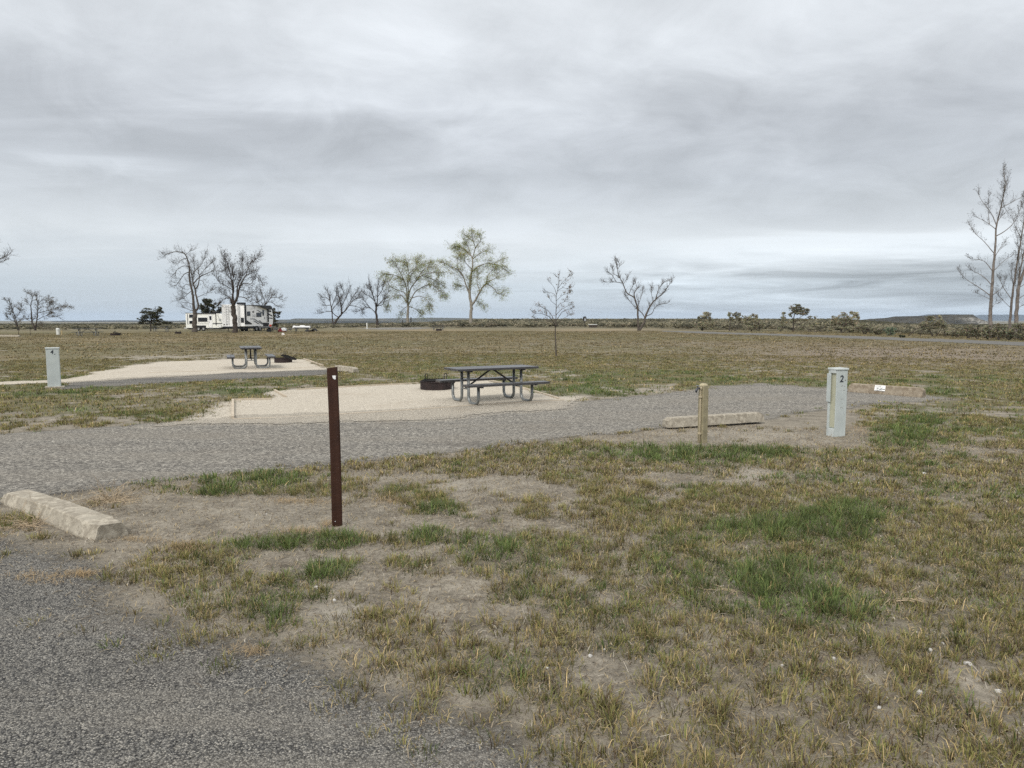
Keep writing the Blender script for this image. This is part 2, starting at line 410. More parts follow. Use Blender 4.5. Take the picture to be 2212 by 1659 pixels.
# ---------------------------------------------------------------- ground material
def ground_material():
    m, nt, b = new_mat('ground_soil'); q = NB(nt)
    tc = q.n('ShaderNodeTexCoord').outputs['Object']
    a1 = q.n('ShaderNodeAttribute', attribute_name='m1'); a2 = q.n('ShaderNodeAttribute', attribute_name='m2')
    gc = q.n('ShaderNodeAttribute', attribute_name='gcol').outputs['Color']
    s1 = q.n('ShaderNodeSeparateColor'); q.l(a1.outputs['Color'], s1.inputs[0])
    s2 = q.n('ShaderNodeSeparateColor'); q.l(a2.outputs['Color'], s2.inputs[0])
    nA = q.noise(tc, 3.0, 8, .65); nB = q.noise(tc, 26, 6, .7); nC = q.noise(tc, .7, 5, .6); nD = q.noise(tc, 120, 3, .7)
    # dirt
    dirt = q.ramp(q.math('ADD', q.math('MULTIPLY', nA, .5), q.math('MULTIPLY', nB, .5)), [(.38, (.118, .104, .083)), (.52, (.250, .224, .181)), (.66, (.385, .348, .285))])
    dirt = q.mix(q.math('MULTIPLY', q.smooth(nD, .50, .66), .55), dirt, (.12, .098, .077))
    dirt = q.mix(q.math('MULTIPLY', s2.outputs[0], .7), dirt, q.mix(nB, (.25, .228, .19), (.45, .415, .35)))
    # gravel stones
    def vor(scale):
        v = q.n('ShaderNodeTexVoronoi', feature='F1'); q.l(tc, v.inputs['Vector']); v.inputs['Scale'].default_value = scale
        return v
    v1 = vor(122); v2 = vor(40)
    sc = q.n('ShaderNodeSeparateColor'); q.l(v1.outputs['Color'], sc.inputs[0])
    st = q.ramp(sc.outputs[0], [(0, (.05, .051, .055)), (.25, (.125, .124, .122)), (.55, (.245, .238, .222)), (.85, (.39, .373, .335)), (1, (.58, .55, .49))])
    edge = q.ramp(v1.outputs['Distance'], [(.35, 1.0), (.8, .25)])
    st = q.mix(1.0, st, edge, 'MULTIPLY')
    sc2 = q.n('ShaderNodeSeparateColor'); q.l(v2.outputs['Color'], sc2.inputs[0])
    chip = q.ramp(sc2.outputs[0], [(0, (.055, .054, .056)), (.35, (.17, .163, .152)), (.7, (.37, .35, .31)), (1, (.70, .66, .58))])
    st = q.mix(q.math('MULTIPLY', q.math('ADD', q.math('MULTIPLY', s2.outputs[2], .72), .10), 1.0), st, chip)
    dusty = q.mix(q.math('MULTIPLY', s2.outputs[2], .30), st, (.31, .285, .245))
    dusty = q.mix(q.math('MULTIPLY', q.smooth(nC, .5, .75), .35), dusty, (.24, .205, .165))
    mpn = q.n('ShaderNodeMapping'); q.l(tc, mpn.inputs[0]); mpn.inputs['Rotation'].default_value = (0, 0, R(-22)); mpn.inputs['Scale'].default_value = (.16, 1.5, 1)
    trk = q.noise(mpn.outputs[0], 1.0, 4, .55, .3)
    dusty = q.mix(q.math('MULTIPLY', q.smooth(trk, .46, .66), .42), dusty, (.30, .275, .235))
    dusty = q.mix(q.math('MULTIPLY', q.smooth(trk, .48, .34), .22), dusty, (.095, .092, .088))
    # pale gravel
    v3 = vor(85); sc3 = q.n('ShaderNodeSeparateColor'); q.l(v3.outputs['Color'], sc3.inputs[0])
    pg = q.ramp(sc3.outputs[0], [(0, (.21, .185, .150)), (.25, (.38, .343, .287)), (1, (.66, .612, .525))])
    pg = q.mix(q.math('MULTIPLY', sc2.outputs[1], .45), pg, q.mix(sc2.outputs[0], (.26, .22, .17), (.66, .60, .49)))
    pg = q.mix(q.math('MULTIPLY', q.smooth(nB, .5, .7), .45), pg, (.34, .29, .225))
    pg = q.mix(q.math('MULTIPLY', q.smooth(nC, .52, .72), .45), pg, (.36, .31, .245))
    # grassy soil
    det = q.math('ADD', q.math('MULTIPLY', nB, .9), q.math('MULTIPLY', nA, .7))
    gs = q.mix(1.0, gc, q.ramp(det, [(.5, .42), (.8, 1.0), (1.1, 1.65)]), 'MULTIPLY')
    gs = q.mix(q.math('MULTIPLY', q.smooth(nD, .5, .68), .4), gs, (.30, .25, .17))
    cov = q.smooth(q.math('ADD', s1.outputs[2], q.math('MULTIPLY', q.math('SUBTRACT', nB, .5), .9)), .30, .75)
    c = q.mix(q.math('MULTIPLY', cov, .88), dirt, gs)
    gk = q.math('MULTIPLY', s1.outputs[0], 5.0, clamp=True)
    gm = q.smooth(q.math('ADD', s1.outputs[0], q.math('MULTIPLY', q.math('MULTIPLY', q.math('SUBTRACT', nB, .5), 1.1), gk)), .30, .62)
    c = q.mix(gm, c, dusty)
    pk = q.math('MULTIPLY', s1.outputs[1], 4.0, clamp=True)
    pm = q.smooth(q.math('ADD', s1.outputs[1], q.math('MULTIPLY', q.math('MULTIPLY', q.math('SUBTRACT', q.math('ADD', nB, sc2.outputs[2]), 1.0), .9), pk)), .30, .60)
    c = q.mix(pm, c, pg)
    asp = q.mix(nA, (.115, .113, .108), (.175, .17, .158))
    c = q.mix(s2.outputs[1], c, asp)
    q.l(c, b.inputs['Base Color']); b.inputs['Roughness'].default_value = .95; b.inputs['Specular IOR Level'].default_value = .12
    bp = q.n('ShaderNodeBump'); bp.inputs['Strength'].default_value = 1.0; bp.inputs['Distance'].default_value = .016
    h = q.math('ADD', q.math('MULTIPLY', q.math('SUBTRACT', 1.0, v1.outputs['Distance']), q.math('MULTIPLY', gm, .9)), q.math('ADD', q.math('MULTIPLY', q.math('ADD', nB, nA), .8), q.math('MULTIPLY', nD, .5)))
    q.l(h, bp.inputs['Height']); q.l(bp.outputs[0], b.inputs['Normal'])
    return m
M['ground'] = ground_material()

# ---------------------------------------------------------------- ground sheets
def build_ground():
    fine = np.linspace(-.80, .80, 380)
    coarse = np.linspace(.80, 2*math.pi-.80, 62)[1:-1]
    az = np.concatenate([fine, coarse])
    r1 = 0.8*1.0065**np.arange(0, 700); r1 = r1[r1 < 70]
    r2 = r1[-1]*1.028**np.arange(1, 170); r2 = r2[r2 < 7400]
    rr = np.concatenate([r1, r2])
    na, nr = len(az), len(rr)
    A, RR = np.meshgrid(az, rr)
    x = (RR*np.sin(A)).ravel(); y = (RR*np.cos(A)).ravel()
    gravel, pale, cover, green, asph, dust = masks(x, y)
    z = terrain(x, y)
    V = np.column_stack([x, y, z])
    gcol = ground_colour(x, y, green)
    i = np.arange(nr-1)[:, None]*na; j = np.arange(na)[None, :]; j2 = (j+1) % na
    Q = np.stack([i+j, i+na+j, i+na+j2, i+j2], -1).reshape(-1, 4)[:, ::-1]
    rg_ = np.hypot(x, y); m1 = np.column_stack([gravel, pale, cover*(.42+.58*sstep(9, 26, rg_))]); 
    Xg, Yg = proj(x, np.maximum(y, .3))
    sand = np.clip(blobs(Xg, Yg, [(1625, 1026, 50, 14, 1.2), (1700, 1082, 38, 12, 1.1), (1255, 1235, 50, 26, .8), (990, 1050, 100, 20, .7), (1500, 1375, 70, 24, .7), (730, 1325, 70, 26, .9), (1330, 842, 150, 12, .7), (1180, 812, 150, 10, .7), (360, 772, 200, 6, .7), (560, 870, 70, 9, .8), (1600, 940, 200, 18, .6), (520, 1112, 160, 24, .4)])*(.5+fbm(x*3, y*3, 91)), 0, 1)
    m2 = np.column_stack([sand, asph, dust])
    # centre fan
    V2 = np.vstack([V, [[0, 0, 0]]]); c = len(V)
    T = np.column_stack([np.full(na, c), np.arange(na), (np.arange(na)+1) % na])
    add = lambda a: np.vstack([a, a[:1]])
    g = np_mesh('ground', V2, Q, M['ground'], dict(m1=add(m1), m2=add(m2), gcol=add(gcol)), smooth=True, tris=T[:, ::-1])
    tag(g, kind='structure', label='dry patchy campground lawn and dirt running to the scrub', cat='ground')
    fm = lambda a: a[Q].mean(1)
    ff = [fm(gravel), fm(pale), fm(asph)]
    sheets = [('spur_road', (ff[0] > .5) & (ff[1] < .5) & (fm(y) < 60) & (fm(dust) > .4), .003, 'grey gravel parking spur in front of the picnic pad'),
              ('gravel_road', (ff[0] > .5) & (ff[1] < .5) & (fm(y) < 12) & (fm(dust) <= .4), .003, 'grey chip gravel road at the bottom left'),
              ('spur_road', (ff[0] > .5) & (ff[1] < .5) & (fm(y) >= 12) & (fm(dust) <= .4), .005, 'grey gravel strips of the further camp spurs'),
              ('gravel_ground', ff[1] >= .5, .009, 'pale crushed gravel pads under the picnic tables'),
              ('paved_road', ff[2] > .5, .012, 'grey paved camp road along the scrub')]
    for nm, sel, dz, lab in sheets:
        q = Q[sel]
        if not len(q): continue
        u, inv = np.unique(q, return_inverse=True)
        vv = V[u].copy(); vv[:, 2] += dz
        o = np_mesh(nm, vv, inv.reshape(-1, 4), M['ground'], dict(m1=m1[u], m2=m2[u], gcol=gcol[u]), smooth=True)
        tag(o, label=lab, cat='ground', kind='structure')
build_ground()

# ---------------------------------------------------------------- grass blades
def blade_field(name, label, r0, r1, per_m2, nb, hgt, wid, spread, seed, azmax=.74, cmin=.12, power=1.0):
    rg = np.random.default_rng(seed)
    area = azmax*(r1*r1-r0*r0); n = int(area*per_m2)
    rr = np.sqrt(rg.uniform(r0*r0, r1*r1, n)); aa = rg.uniform(-azmax, azmax, n)
    x = rr*np.sin(aa); y = rr*np.cos(aa)
    g, p, cov, green, asph, dust = masks(x, y)
    keep = rg.random(n) < np.where(cov > cmin, cov**power, 0)
    x, y, cov, green = x[keep], y[keep], cov[keep], green[keep]
    n = len(x)
    k = rg.integers(int(nb*.6), int(nb*1.4)+1, n)
    T = np.repeat(np.arange(n), k); N = len(T)
    tuft_h = hgt*(.40+.75*rg.random(n)*(.5+.7*cov)+.75*sstep(.62, .95, green)*cov); tg = np.clip(green+rg.normal(0, .20, n), 0, 1)
    dirn = rg.uniform(0, 2*math.pi, N)
    off = np.abs(rg.normal(0, 1, N))*spread
    dist = np.hypot(x, y)[T]
    bx = x[T]+np.cos(dirn)*off; by = y[T]+np.sin(dirn)*off
    bz = terrain(bx, by)+.004
    L = tuft_h[T]*(.6+.7*rg.random(N))
    lean = np.clip(.62+off/spread*.32+rg.normal(0, .30, N), .05, 1.35)
    d2 = dirn+rg.normal(0, .7, N)
    w = (wid*(.7+.6*rg.random(N)))
    cx, sx = np.cos(d2), np.sin(d2)
    # width axis perpendicular to lean, roughly facing all ways
    wa = d2+math.pi/2+rg.normal(0, .5, N)
    wx, wy = np.cos(wa)*w/2, np.sin(wa)*w/2
    l1 = L*.55; l2 = L*.45
    m1x = bx+cx*np.sin(lean*.7)*l1; m1y = by+sx*np.sin(lean*.7)*l1; m1z = bz+np.cos(lean*.7)*l1
    le2 = np.minimum(lean*1.45, 1.75)
    tx = m1x+cx*np.sin(le2)*l2; ty = m1y+sx*np.sin(le2)*l2; t_z = m1z+np.cos(le2)*l2
    V = np.empty((N, 5, 3))
    V[:, 0] = np.column_stack([bx-wx, by-wy, bz-.01]); V[:, 1] = np.column_stack([bx+wx, by+wy, bz-.01])
    V[:, 2] = np.column_stack([m1x+wx*.8, m1y+wy*.8, m1z]); V[:, 3] = np.column_stack([m1x-wx*.8, m1y-wy*.8, m1z])
    V[:, 4] = np.column_stack([tx, ty, t_z])
    base = np.arange(N)*5
    Q = np.column_stack([base, base+1, base+2, base+3]); TR = np.column_stack([base+3, base+2, base+4])
    dry = np.array([.43, .33, .170]); tan = np.array([.285, .225, .105]); oliv = np.array([.205, .195, .068]); grn = np.array([.086, .128, .040]); brn = np.array([.12, .085, .055])
    gg = np.clip(tg[T]+rg.normal(0, .18, N), 0, 1)
    u = rg.random(N)
    tone = (.46+.92*rg.random(n))[T][:, None]
    c = np.where((gg > .55)[:, None], grn*(.8+.5*u[:, None])+oliv*.15, oliv*(.8+.5*u[:, None]))
    pd = np.clip(.58-.78*tg[T], .06, .8)
    farb = sstep(20, 45, np.hypot(x, y))[T]
    c = c*(1-farb[:, None])+farb[:, None]*np.array([.165, .135, .066])*(.8+.5*u[:, None])
    isdry = rg.random(N) < pd*(1-.45*farb)
    c = np.where(isdry[:, None], np.where((u < .3)[:, None], brn, np.where((u < .72)[:, None], tan, dry))*(.75+.5*rg.random(N)[:, None]), c)
    c = np.repeat(c*tone, 5, 0)
    o = np_mesh(name, V.reshape(-1, 3), Q, M['grass'], dict(col=c), tris=TR)
    tag(o, label=label, cat='grass', kind='stuff')
    return o
blade_field('grass', 'short tufted grass growing in patches on the near dirt', 1.6, 7.5, 225, 22, .066, .0044, .044, 1, 1.08)
blade_field('grass', 'patchy grass along the gravel spur in the middle distance', 7.5, 15, 110, 17, .064, .0075, .058, 2, .92)
blade_field('grass', 'short dry lawn around the picnic table pads', 15, 36, 30, 11, .060, .014, .11, 3, .82)
blade_field('grass', 'thin dry lawn stretching toward the trailers and trees', 36, 105, 3.6, 8, .060, .045, .35, 4, .78)

def litter(name, label, r0, r1, per_m2, seed):
    rg = np.random.default_rng(seed)
    n = int(.74*(r1*r1-r0*r0)*per_m2)
    rr = np.sqrt(rg.uniform(r0*r0, r1*r1, n)); aa = rg.uniform(-.74, .74, n)
    x = rr*np.sin(aa); y = rr*np.cos(aa)
    g, p, cov, green, asph, dust = masks(x, y)
    keep = rg.random(n) < np.clip(1-1.05*np.maximum(g, p), .0, 1)*(.25+.5*vnoise(x*2, y*2, 77)+.45*cov)
    x, y, green = x[keep], y[keep], green[keep]; n = len(x); d = np.hypot(x, y)
    z = terrain(x, y)+.006+.012*rg.random(n)
    L = (.012+.045*rg.random(n)**2)*(1+d*.03); w = (.0018+.0014*rg.random(n))*(1+d*.12)
    a = rg.uniform(0, math.pi, n); b = a+rg.normal(0, .35, n)
    ca, sa, cb, sb = np.cos(a), np.sin(a), np.cos(b), np.sin(b)
    V = np.empty((n, 6, 3)); hz = rg.normal(0, .008, n)
    for s, k in ((-1, 0), (1, 1)):
        V[:, k] = np.column_stack([x-ca*L/2-s*sa*w/2, y-sa*L/2+s*ca*w/2, z-hz])
        V[:, 3-k] = np.column_stack([x-s*sa*w/2, y+s*ca*w/2, z+.004])
        V[:, 4+k] = np.column_stack([x+cb*L/2-s*sb*w/4, y+sb*L/2+s*cb*w/4, z+hz])
    i = np.arange(n)*6
    Q = np.vstack([np.column_stack([i, i+1, i+2, i+3]), np.column_stack([i+3, i+2, i+5, i+4])])
    pal = np.array([[.40, .32, .19], [.30, .25, .18], [.17, .135, .10], [.46, .42, .35], [.10, .075, .06]])
    c = pal[rg.choice(5, n, p=[.32, .30, .2, .08, .10])]*(.8+.4*rg.random(n)[:, None])
    o = np_mesh(name, V.reshape(-1, 3), Q, M['grass'], dict(col=np.repeat(c, 6, 0)))
    tag(o, label=label, cat='litter', kind='stuff')
litter('litter', 'dry straw and dead stems lying on the dirt', 2.1, 12, 1500, 9)

# straw patches: orange-tan mats of dead grass
def straw_patches():
    rg = np.random.default_rng(5); xs = []; ys = []
    for X, Y, rx, ry, n in [(400, 1185, 40, 10, 500), (175, 1242, 30, 6, 250), (650, 1148, 38, 8, 350), (1850, 928, 40, 8, 500), (840, 1082, 40, 8, 300), (620, 1082, 30, 6, 200), (1590, 968, 50, 5, 250), (670, 1085, 50, 7, 250), (712, 1134, 20, 5, 160),
                            (90, 1250, 60, 12, 260), (300, 1170, 40, 6, 160), (540, 1408, 40, 8, 150)]:
        for _ in range(n):
            v = G(X+rg.normal(0, rx*.6), Y+rg.normal(0, ry*.6)); xs.append(v.x); ys.append(v.y)
    x = np.array(xs); y = np.array(ys); n = len(x); z = terrain(x, y)+.008+.02*rg.random(n)
    d = np.hypot(x, y)
    L = .018+.04*rg.random(n); w = .0014*(1+d*.12); a = rg.uniform(0, math.pi, n)
    ca, sa = np.cos(a), np.sin(a); hz = rg.normal(0, .012, n)
    V = np.empty((n, 4, 3))
    V[:, 0] = np.column_stack([x-ca*L/2-sa*w/2, y-sa*L/2+ca*w/2, z-hz]); V[:, 1] = np.column_stack([x-ca*L/2+sa*w/2, y-sa*L/2-ca*w/2, z-hz])
    V[:, 2] = np.column_stack([x+ca*L/2+sa*w/3, y+sa*L/2-ca*w/3, z+hz]); V[:, 3] = np.column_stack([x+ca*L/2-sa*w/3, y+sa*L/2+ca*w/3, z+hz])
    c = np.array([.40, .30, .175])*(.7+.6*rg.random(n)[:, None])
    o = np_mesh('dead_grass', V.reshape(-1, 3), np.arange(n*4).reshape(-1, 4), M['grass'], dict(col=np.repeat(c, 4, 0)))
    tag(o, label='small mats of orange tan dead grass on the dirt', cat='dead grass', kind='stuff')
straw_patches()

# loose stones as stuff on the gravel edge: real chips that break the flat sheet
def chips():
    rg = np.random.default_rng(15); n = 60000
    rr = np.sqrt(rg.uniform(2.2**2, 8.5**2, n)); aa = rg.uniform(-.74, .55, n)
    x = rr*np.sin(aa); y = rr*np.cos(aa)
    g = masks(x, y)[0]
    k = rg.random(n) < np.clip(g*.6+.45, 0, 1)
    x, y, g = x[k], y[k], g[k]; n = len(x); z = terrain(x, y)+.004
    s = (.0022+.0030*rg.random(n)**1.5)
    base = np.array([[1, 0, 0], [0, 1, 0], [-1, 0, 0], [0, -1, 0], [0, 0, 1]])*np.array([1, 1, .75])
    V = np.empty((n, 5, 3)); a = rg.uniform(0, 2*math.pi, n); ca, sa = np.cos(a), np.sin(a); ex = 1+.6*rg.random(n)
    for i in range(5):
        px = base[i, 0]*ex*s+rg.normal(0, .15, n)*s; py = base[i, 1]*s+rg.normal(0, .15, n)*s
        V[:, i] = np.column_stack([x+px*ca-py*sa, y+px*sa+py*ca, z+(base[i, 2]*(.8+.5*rg.random(n)))*s])
    i = np.arange(n)*5
    T = np.vstack([np.column_stack([i+a_, i+b_, i+4]) for a_, b_ in ((0, 1), (1, 2), (2, 3), (3, 0))])
    v = rg.random(n)**1.6
    c = (np.array([.075, .075, .077])*(1-v[:, None])+np.array([.42, .40, .35])*v[:, None])
    dirt_c = np.array([.24, .205, .168])*(.45+.9*rg.random(n)[:, None])
    c = np.where((g > .3)[:, None], c, dirt_c)
    o = np_mesh('gravel', V.reshape(-1, 3), None, M['grass'], dict(col=np.repeat(c, 5, 0)), tris=T)
    tag(o, label='loose chips and clods lying on the gravel and dirt', cat='gravel', kind='stuff')
chips()

# ---------------------------------------------------------------- concrete parking stops
def stop(name, label, a, b, m, w=.22, h=.14, lift=0.0, seed=1, chip_end=False, buried=.03, grp='concrete parking stops'):
    """trapezoid precast stop between ground points a and b"""
    rg = random.Random(seed)
    a = Vector(a); b = Vector(b); L = (b-a).length; mid = (a+b)/2; ang = math.atan2(b.y-a.y, b.x-a.x)
    root_z = tz(mid.x, mid.y)+lift
    n = 26; prof = [(-w/2, -buried), (-w/2*.96, h*.15), (-w/2*.70, h*.93), (-w/2*.62, h), (w/2*.62, h), (w/2*.70, h*.93), (w/2*.96, h*.15), (w/2, -buried)]
    mb = MB(); K = len(prof)
    vs = []
    for i in range(n+1):
        t = i/n; xx = (t-.5)*L
        e = min(t, 1-t)*L
        sc = 1.0 if e > .05 or chip_end and t > .5 else .72+.28*(e/.05)
        if chip_end: sc *= .72+.28*min(1, t/.55)
        for (py, pz) in prof:
            ch = rg.gauss(0, .0009)
            z = pz*sc if pz > 0 else pz
            yy = py*(.93+.07*sc)
            if chip_end and t > .86:
                z *= 1-.30*max(0, (t-.86)/.14)*abs(rg.gauss(.6, .5)); ch = rg.gauss(0, .009)
            vs.append((xx+(rg.gauss(0, .004) if 0 < i < n else 0), yy+ch, z+ch*.6))
    fs = []
    for i in range(n):
        for j in range(K-1):
            fs.append((i*K+j, (i+1)*K+j, (i+1)*K+j+1, i*K+j+1))
        fs.append((i*K+K-1, (i+1)*K+K-1, (i+1)*K, i*K))
    fs.append(tuple(range(K))); fs.append(tuple(n*K+j for j in range(K-1, -1, -1)))
    mb.add(vs, fs)
    root = mb.build(name, m)
    root.location = (mid.x, mid.y, root_z); root.rotation_euler = (0, 0, ang)
    tag(root, label, 'parking stop', grp)
    return root, L
stop('parking_stop', 'weathered concrete parking stop with a chipped end beside the dry tumbleweed', G(34, 1080), G(240, 1166), M['concrete'], .27, .125, 0, 3, True)
stop('parking_stop', 'pale concrete parking stop undermined at its base behind the faucet post', G(1437, 927), G(1643, 913), M['concrete'], .2, .15, .03, 5, False, -.004)
sB, LB = stop('parking_stop', 'tan stained concrete parking stop with a white paper tag on its side', G(1836, 846), G(1996, 858), M['concrete_tan'], .24, .19, .01, 7)
stop('parking_stop', 'short foreshortened concrete parking stop at the corner of the further gravel pad', G(728, 800), G(764, 801.5)+Vector((.25, -.8, 0)), M['concrete'], .24, .17, 0, 9)
stop('parking_stop', 'far pale concrete parking stop at the left edge of the camp loop', G(-12, 727), G(42, 727.5), M['concrete'], .26, .18, 0, 10)
# tag on the right-hand stop: a sheet of paper with dark scrawl
tagb = MB(); tagb.box(-.115, .115, -.128, -.124, .03, .16, Matrix.Identity(4))
sd = -1
pt = tagb.build('paper_tag', M['paper'], sB); pt.location = (-.09, 0, 0)
pt['label'] = 'white paper tag with dark scrawl'
rgk = random.Random(4); ik = MB()
for row, (zc, th, x0, x1) in enumerate([(.135, .010, -.10, .03), (.105, .008, -.08, .05), (.072, .026, -.07, .11), (.045, .012, -.09, .06)]):
    xx = x0
    while xx < x1:
        l = rgk.uniform(.012, .03); zz = zc+rgk.uniform(-.006, .006)
        ik.box(xx, xx+l, -.1305, -.1285, zz-th/2*rgk.uniform(.5, 1), zz+th/2*rgk.uniform(.5, 1)); xx += l+rgk.uniform(.003, .012)
ik.build('lettering', M['ink'], pt)
# tilt the tag with the sloped side
pt.rotation_euler = (R(-19), 0, 0); pt.location = (-.09, -.010, .0)

# ---------------------------------------------------------------- brown marker post
b = G(728, 1138); b.z = tz(b.x, b.y)
root = empty('marker_post', b, R(6), 'brown fibreglass marker post standing in bare dirt with a torn white sticker', 'post')
mb = MB()
# slightly dished flat blade, leaning a little to the left
pr = [(-.043, .006), (-.040, -.004), (-.030, -.007), (0, -.003), (.030, -.007), (.040, -.004), (.043, .006), (.030, .005), (0, .009), (-.030, .005)]
nn = 14; K = len(pr); vs = []; HT = 1.315
for i in range(nn+1):
    t = i/nn; z = -.12+(HT+.12)*t
    sh = -.012*t+.006*math.sin(t*3.0)
    for (px, py) in pr: vs.append((px+sh, py, z+(.006*px/.043 if i == nn else 0)))
fs = [(i*K+j, i*K+(j+1) % K, (i+1)*K+(j+1) % K, (i+1)*K+j) for i in range(nn) for j in range(K)]
fs += [tuple(range(K-1, -1, -1)), tuple(nn*K+j for j in range(K))]
mb.add(vs, fs); mb.build('blade', M['brown_post'], root)
mb = MB()
mb.add([(.002, -.0095, 1.250), (.022, -.0095, 1.252), (.034, -.0095, 1.250), (.030, -.0095, 1.243), (.031, -.0095, 1.222), (.020, -.0095, 1.219), (.006, -.0095, 1.232)], [(0, 6, 5, 4, 3, 2, 1)])
mb.add([(.003, -.0088, 1.249), (.022, -.0088, 1.251), (.034, -.0088, 1.249), (.030, -.0088, 1.243), (.031, -.0088, 1.222), (.020, -.0088, 1.219), (.006, -.0088, 1.232)], [(0, 1, 2, 3, 4, 5, 6)])
s_ = mb.build('sticker', M['sticker'], root); s_.location = (-.012, 0, 0)
MB().lathe([(.10, -.03), (.075, .008), (.055, .018), (.040, .010), (.028, -.02)], 14, (.0, .0, .0)).build('soil_collar', M['soil'], root, smooth=True)
MB().lathe([(.0035, -.009), (.0035, -.0078), (0, -.0092)], 8, (-.012, 0, .05), 'y').build('bolt', M['sticker'], root)

# ---------------------------------------------------------------- utility pedestals
def text_part(txt, size, m, parent, loc, rot, name, ext=.0012, shear=0.0, bold=.006):
    cu = bpy.data.curves.new(name, 'FONT'); cu.body = txt; cu.size = size; cu.extrude = ext; cu.align_x = 'CENTER'; cu.offset = bold*size; cu.shear = shear
    t = bpy.data.objects.new('tmp', cu); COL.objects.link(t)
    bpy.context.view_layer.update()
    me = bpy.data.meshes.new_from_object(t.evaluated_get(bpy.context.evaluated_depsgraph_get()))
    bpy.data.objects.remove(t)
    me.materials.clear(); me.materials.append(m)
    o = bpy.data.objects.new(name, me); COL.objects.link(o); o.parent = parent; o.location = loc; o.rotation_euler = rot
    return o
b = G(1805, 941); b.z = tz(b.x, b.y)
PW, PD, PH = .195, .165, 1.0
root = empty('utility_pedestal', b, R(19), 'pale green steel utility pedestal numbered 2 with an open corner channel', 'pedestal', 'camp utility pedestals')
# local: x = right along the numbered face (front face at y=-PD/2... ), left side face at x=-PW/2
mb = MB(); x0, x1, y0, y1 = -PW/2, PW/2, -PD/2, PD/2
pl = [(x0+.035, y0+.012), (x0+.035, y0), (x1, y0), (x1, y1), (x0, y1), (x0, y1-.045), (x0+.035, y1-.045)]
pl = [(x0, y0), (x1, y0), (x1, y1), (x0, y1), (x0, y1-.040), (x0+.028, y1-.040), (x0+.028, y0+.016), (x0, y0+.016)]
mb.prism(pl, 'z', -.08, PH-.03); body = mb.build('body', M['green_metal'], root, .004)
mb = MB(); mb.box(x0+.018, x0+.0275, y0+.0165, y1-.0405, .13, PH-.075); mb.build('channel_panel', M['beige_panel'], root)
mb = MB(); mb.box(x0-.006, x0+.026, y0+.0185, y1-.0425, -.05, .115); mb.build('base_block', M['green_metal_cap'], root, .004)
mb = MB(); mb.box(x0-.016, x0-.0008, y1-.062, y1+.012, .50, PH-.085); mb.build('side_hood', M['green_metal'], root, .004)
mb = MB(); mb.box(x0-.012, x1+.012, y0-.012, y1+.012, PH-.029, PH); mb.build('cap', M['green_metal_cap'], root, .006)
mb = MB(); mb.box(x0-.007, x0+.024, y0+.018, y1-.042, PH-.075, PH-.0305); mb.build('latch_plate', M['green_metal_cap'], root, .004)
text_part('2', .138, M['ink'], root, (-.012, y0-.0015, PH-.20), (R(90), 0, 0), 'number', .0012, .12, .02)
MB().lathe([(0, -.006), (.007, -.005), (.007, 0)], 10, (.055, y0, PH-.175), 'y').build('lock', M['rust_speck'], root)
rgk = random.Random(8)
for (px, pz) in [(-.02, .80), (.005, .745), (-.01, .735), (.05, .735), (-.015, .675), (.03, .68), (.045, .678), (.03, .55), (-.005, .55), (.015, .49), (.012, .43), (-.01, .425), (.03, .42), (.06, .33)]:
    w = rgk.uniform(.003, .008)
    MB().box(px-w, px+w, y0-.0014, y0-.0006, pz-.003, pz+.003).build('rust_speck', M['rust_speck'], root)


b = G(118, 837); b.z = tz(b.x, b.y)
root = empty('utility_pedestal', b, R(28), 'pale green steel utility pedestal numbered 4 standing on a small slab', 'pedestal', 'camp utility pedestals')
mb = MB(); mb.box(-.138, .138, -.09, .09, -.02, .965)
mb.build('body', M['green_metal'], root, .006)
MB().box(-.15, .15, -.102, .102, .967, 1.0).build('cap', M['green_metal_cap'], root, .006)
MB().box(-.2, .22, -.15, .16, -.06, .028).build('slab', M['concrete'], root, .01)
text_part('4', .135, M['ink'], root, (-.012, -.0915, .845), (R(90), 0, 0), 'number', .0012, .15, .02)
MB().lathe([(0, -.006), (.010, -.005), (.010, 0)], 10, (.05, -.09, .835), 'y').build('lock', M['ink'], root)

# ---------------------------------------------------------------- faucet post
b = G(1517, 957); b.z = tz(b.x, b.y)
root = empty('faucet_post', b, R(33), 'weathered square wooden faucet post with a tan pipe strapped to its side', 'faucet post')
mb = MB(); rgk = random.Random(2)
vs = []; hw = .049; lv = [-.12, .1, .3, .5, .7, .79]
for i, z in enumerate(lv):
    k = .86 if i == len(lv)-1 else 1.0
    for (sx, sy) in ((-1, -1), (1, -1), (1, 1), (-1, 1)):
        vs.append((sx*hw*k+rgk.gauss(0, .0012), sy*hw*k+rgk.gauss(0, .0012), z if i < 5 else .785))
fs = [(i*4+j, i*4+(j+1) % 4, (i+1)*4+(j+1) % 4, (i+1)*4+j) for i in range(len(lv)-1) for j in range(4)]
fs += [(3, 2, 1, 0)]
mb.add(vs, fs); mb.build('post', M['wood_post'], root, .006)
mb = MB(); mb.add([(sx*hw*k, sy*hw*k, z) for (k, z) in ((.87, .783), (.80, .803), (.5, .816)) for (sx, sy) in ((-1, -1), (1, -1), (1, 1), (-1, 1))],
                  [(i*4+j, i*4+(j+1) % 4, (i+1)*4+(j+1) % 4, (i+1)*4+j) for i in range(2) for j in range(4)]+[(8, 9, 10, 11)])
mb.build('post_top', M['wood_cap'], root, .003)
px, py = -hw-.017, -.008
MB().tube([(px, py, -.1), (px, py, .3), (px, py, .72), (px, py, .752)], .014, 10).build('pipe', M['tan_pipe'], root, smooth=True)
for z in (.13, .635):
    mb = MB(); mb.box(px-.020, px+.016, py-.024, py+.024, z-.013, z+.013); mb.build('strap', M['tan_pipe'], root, .005)
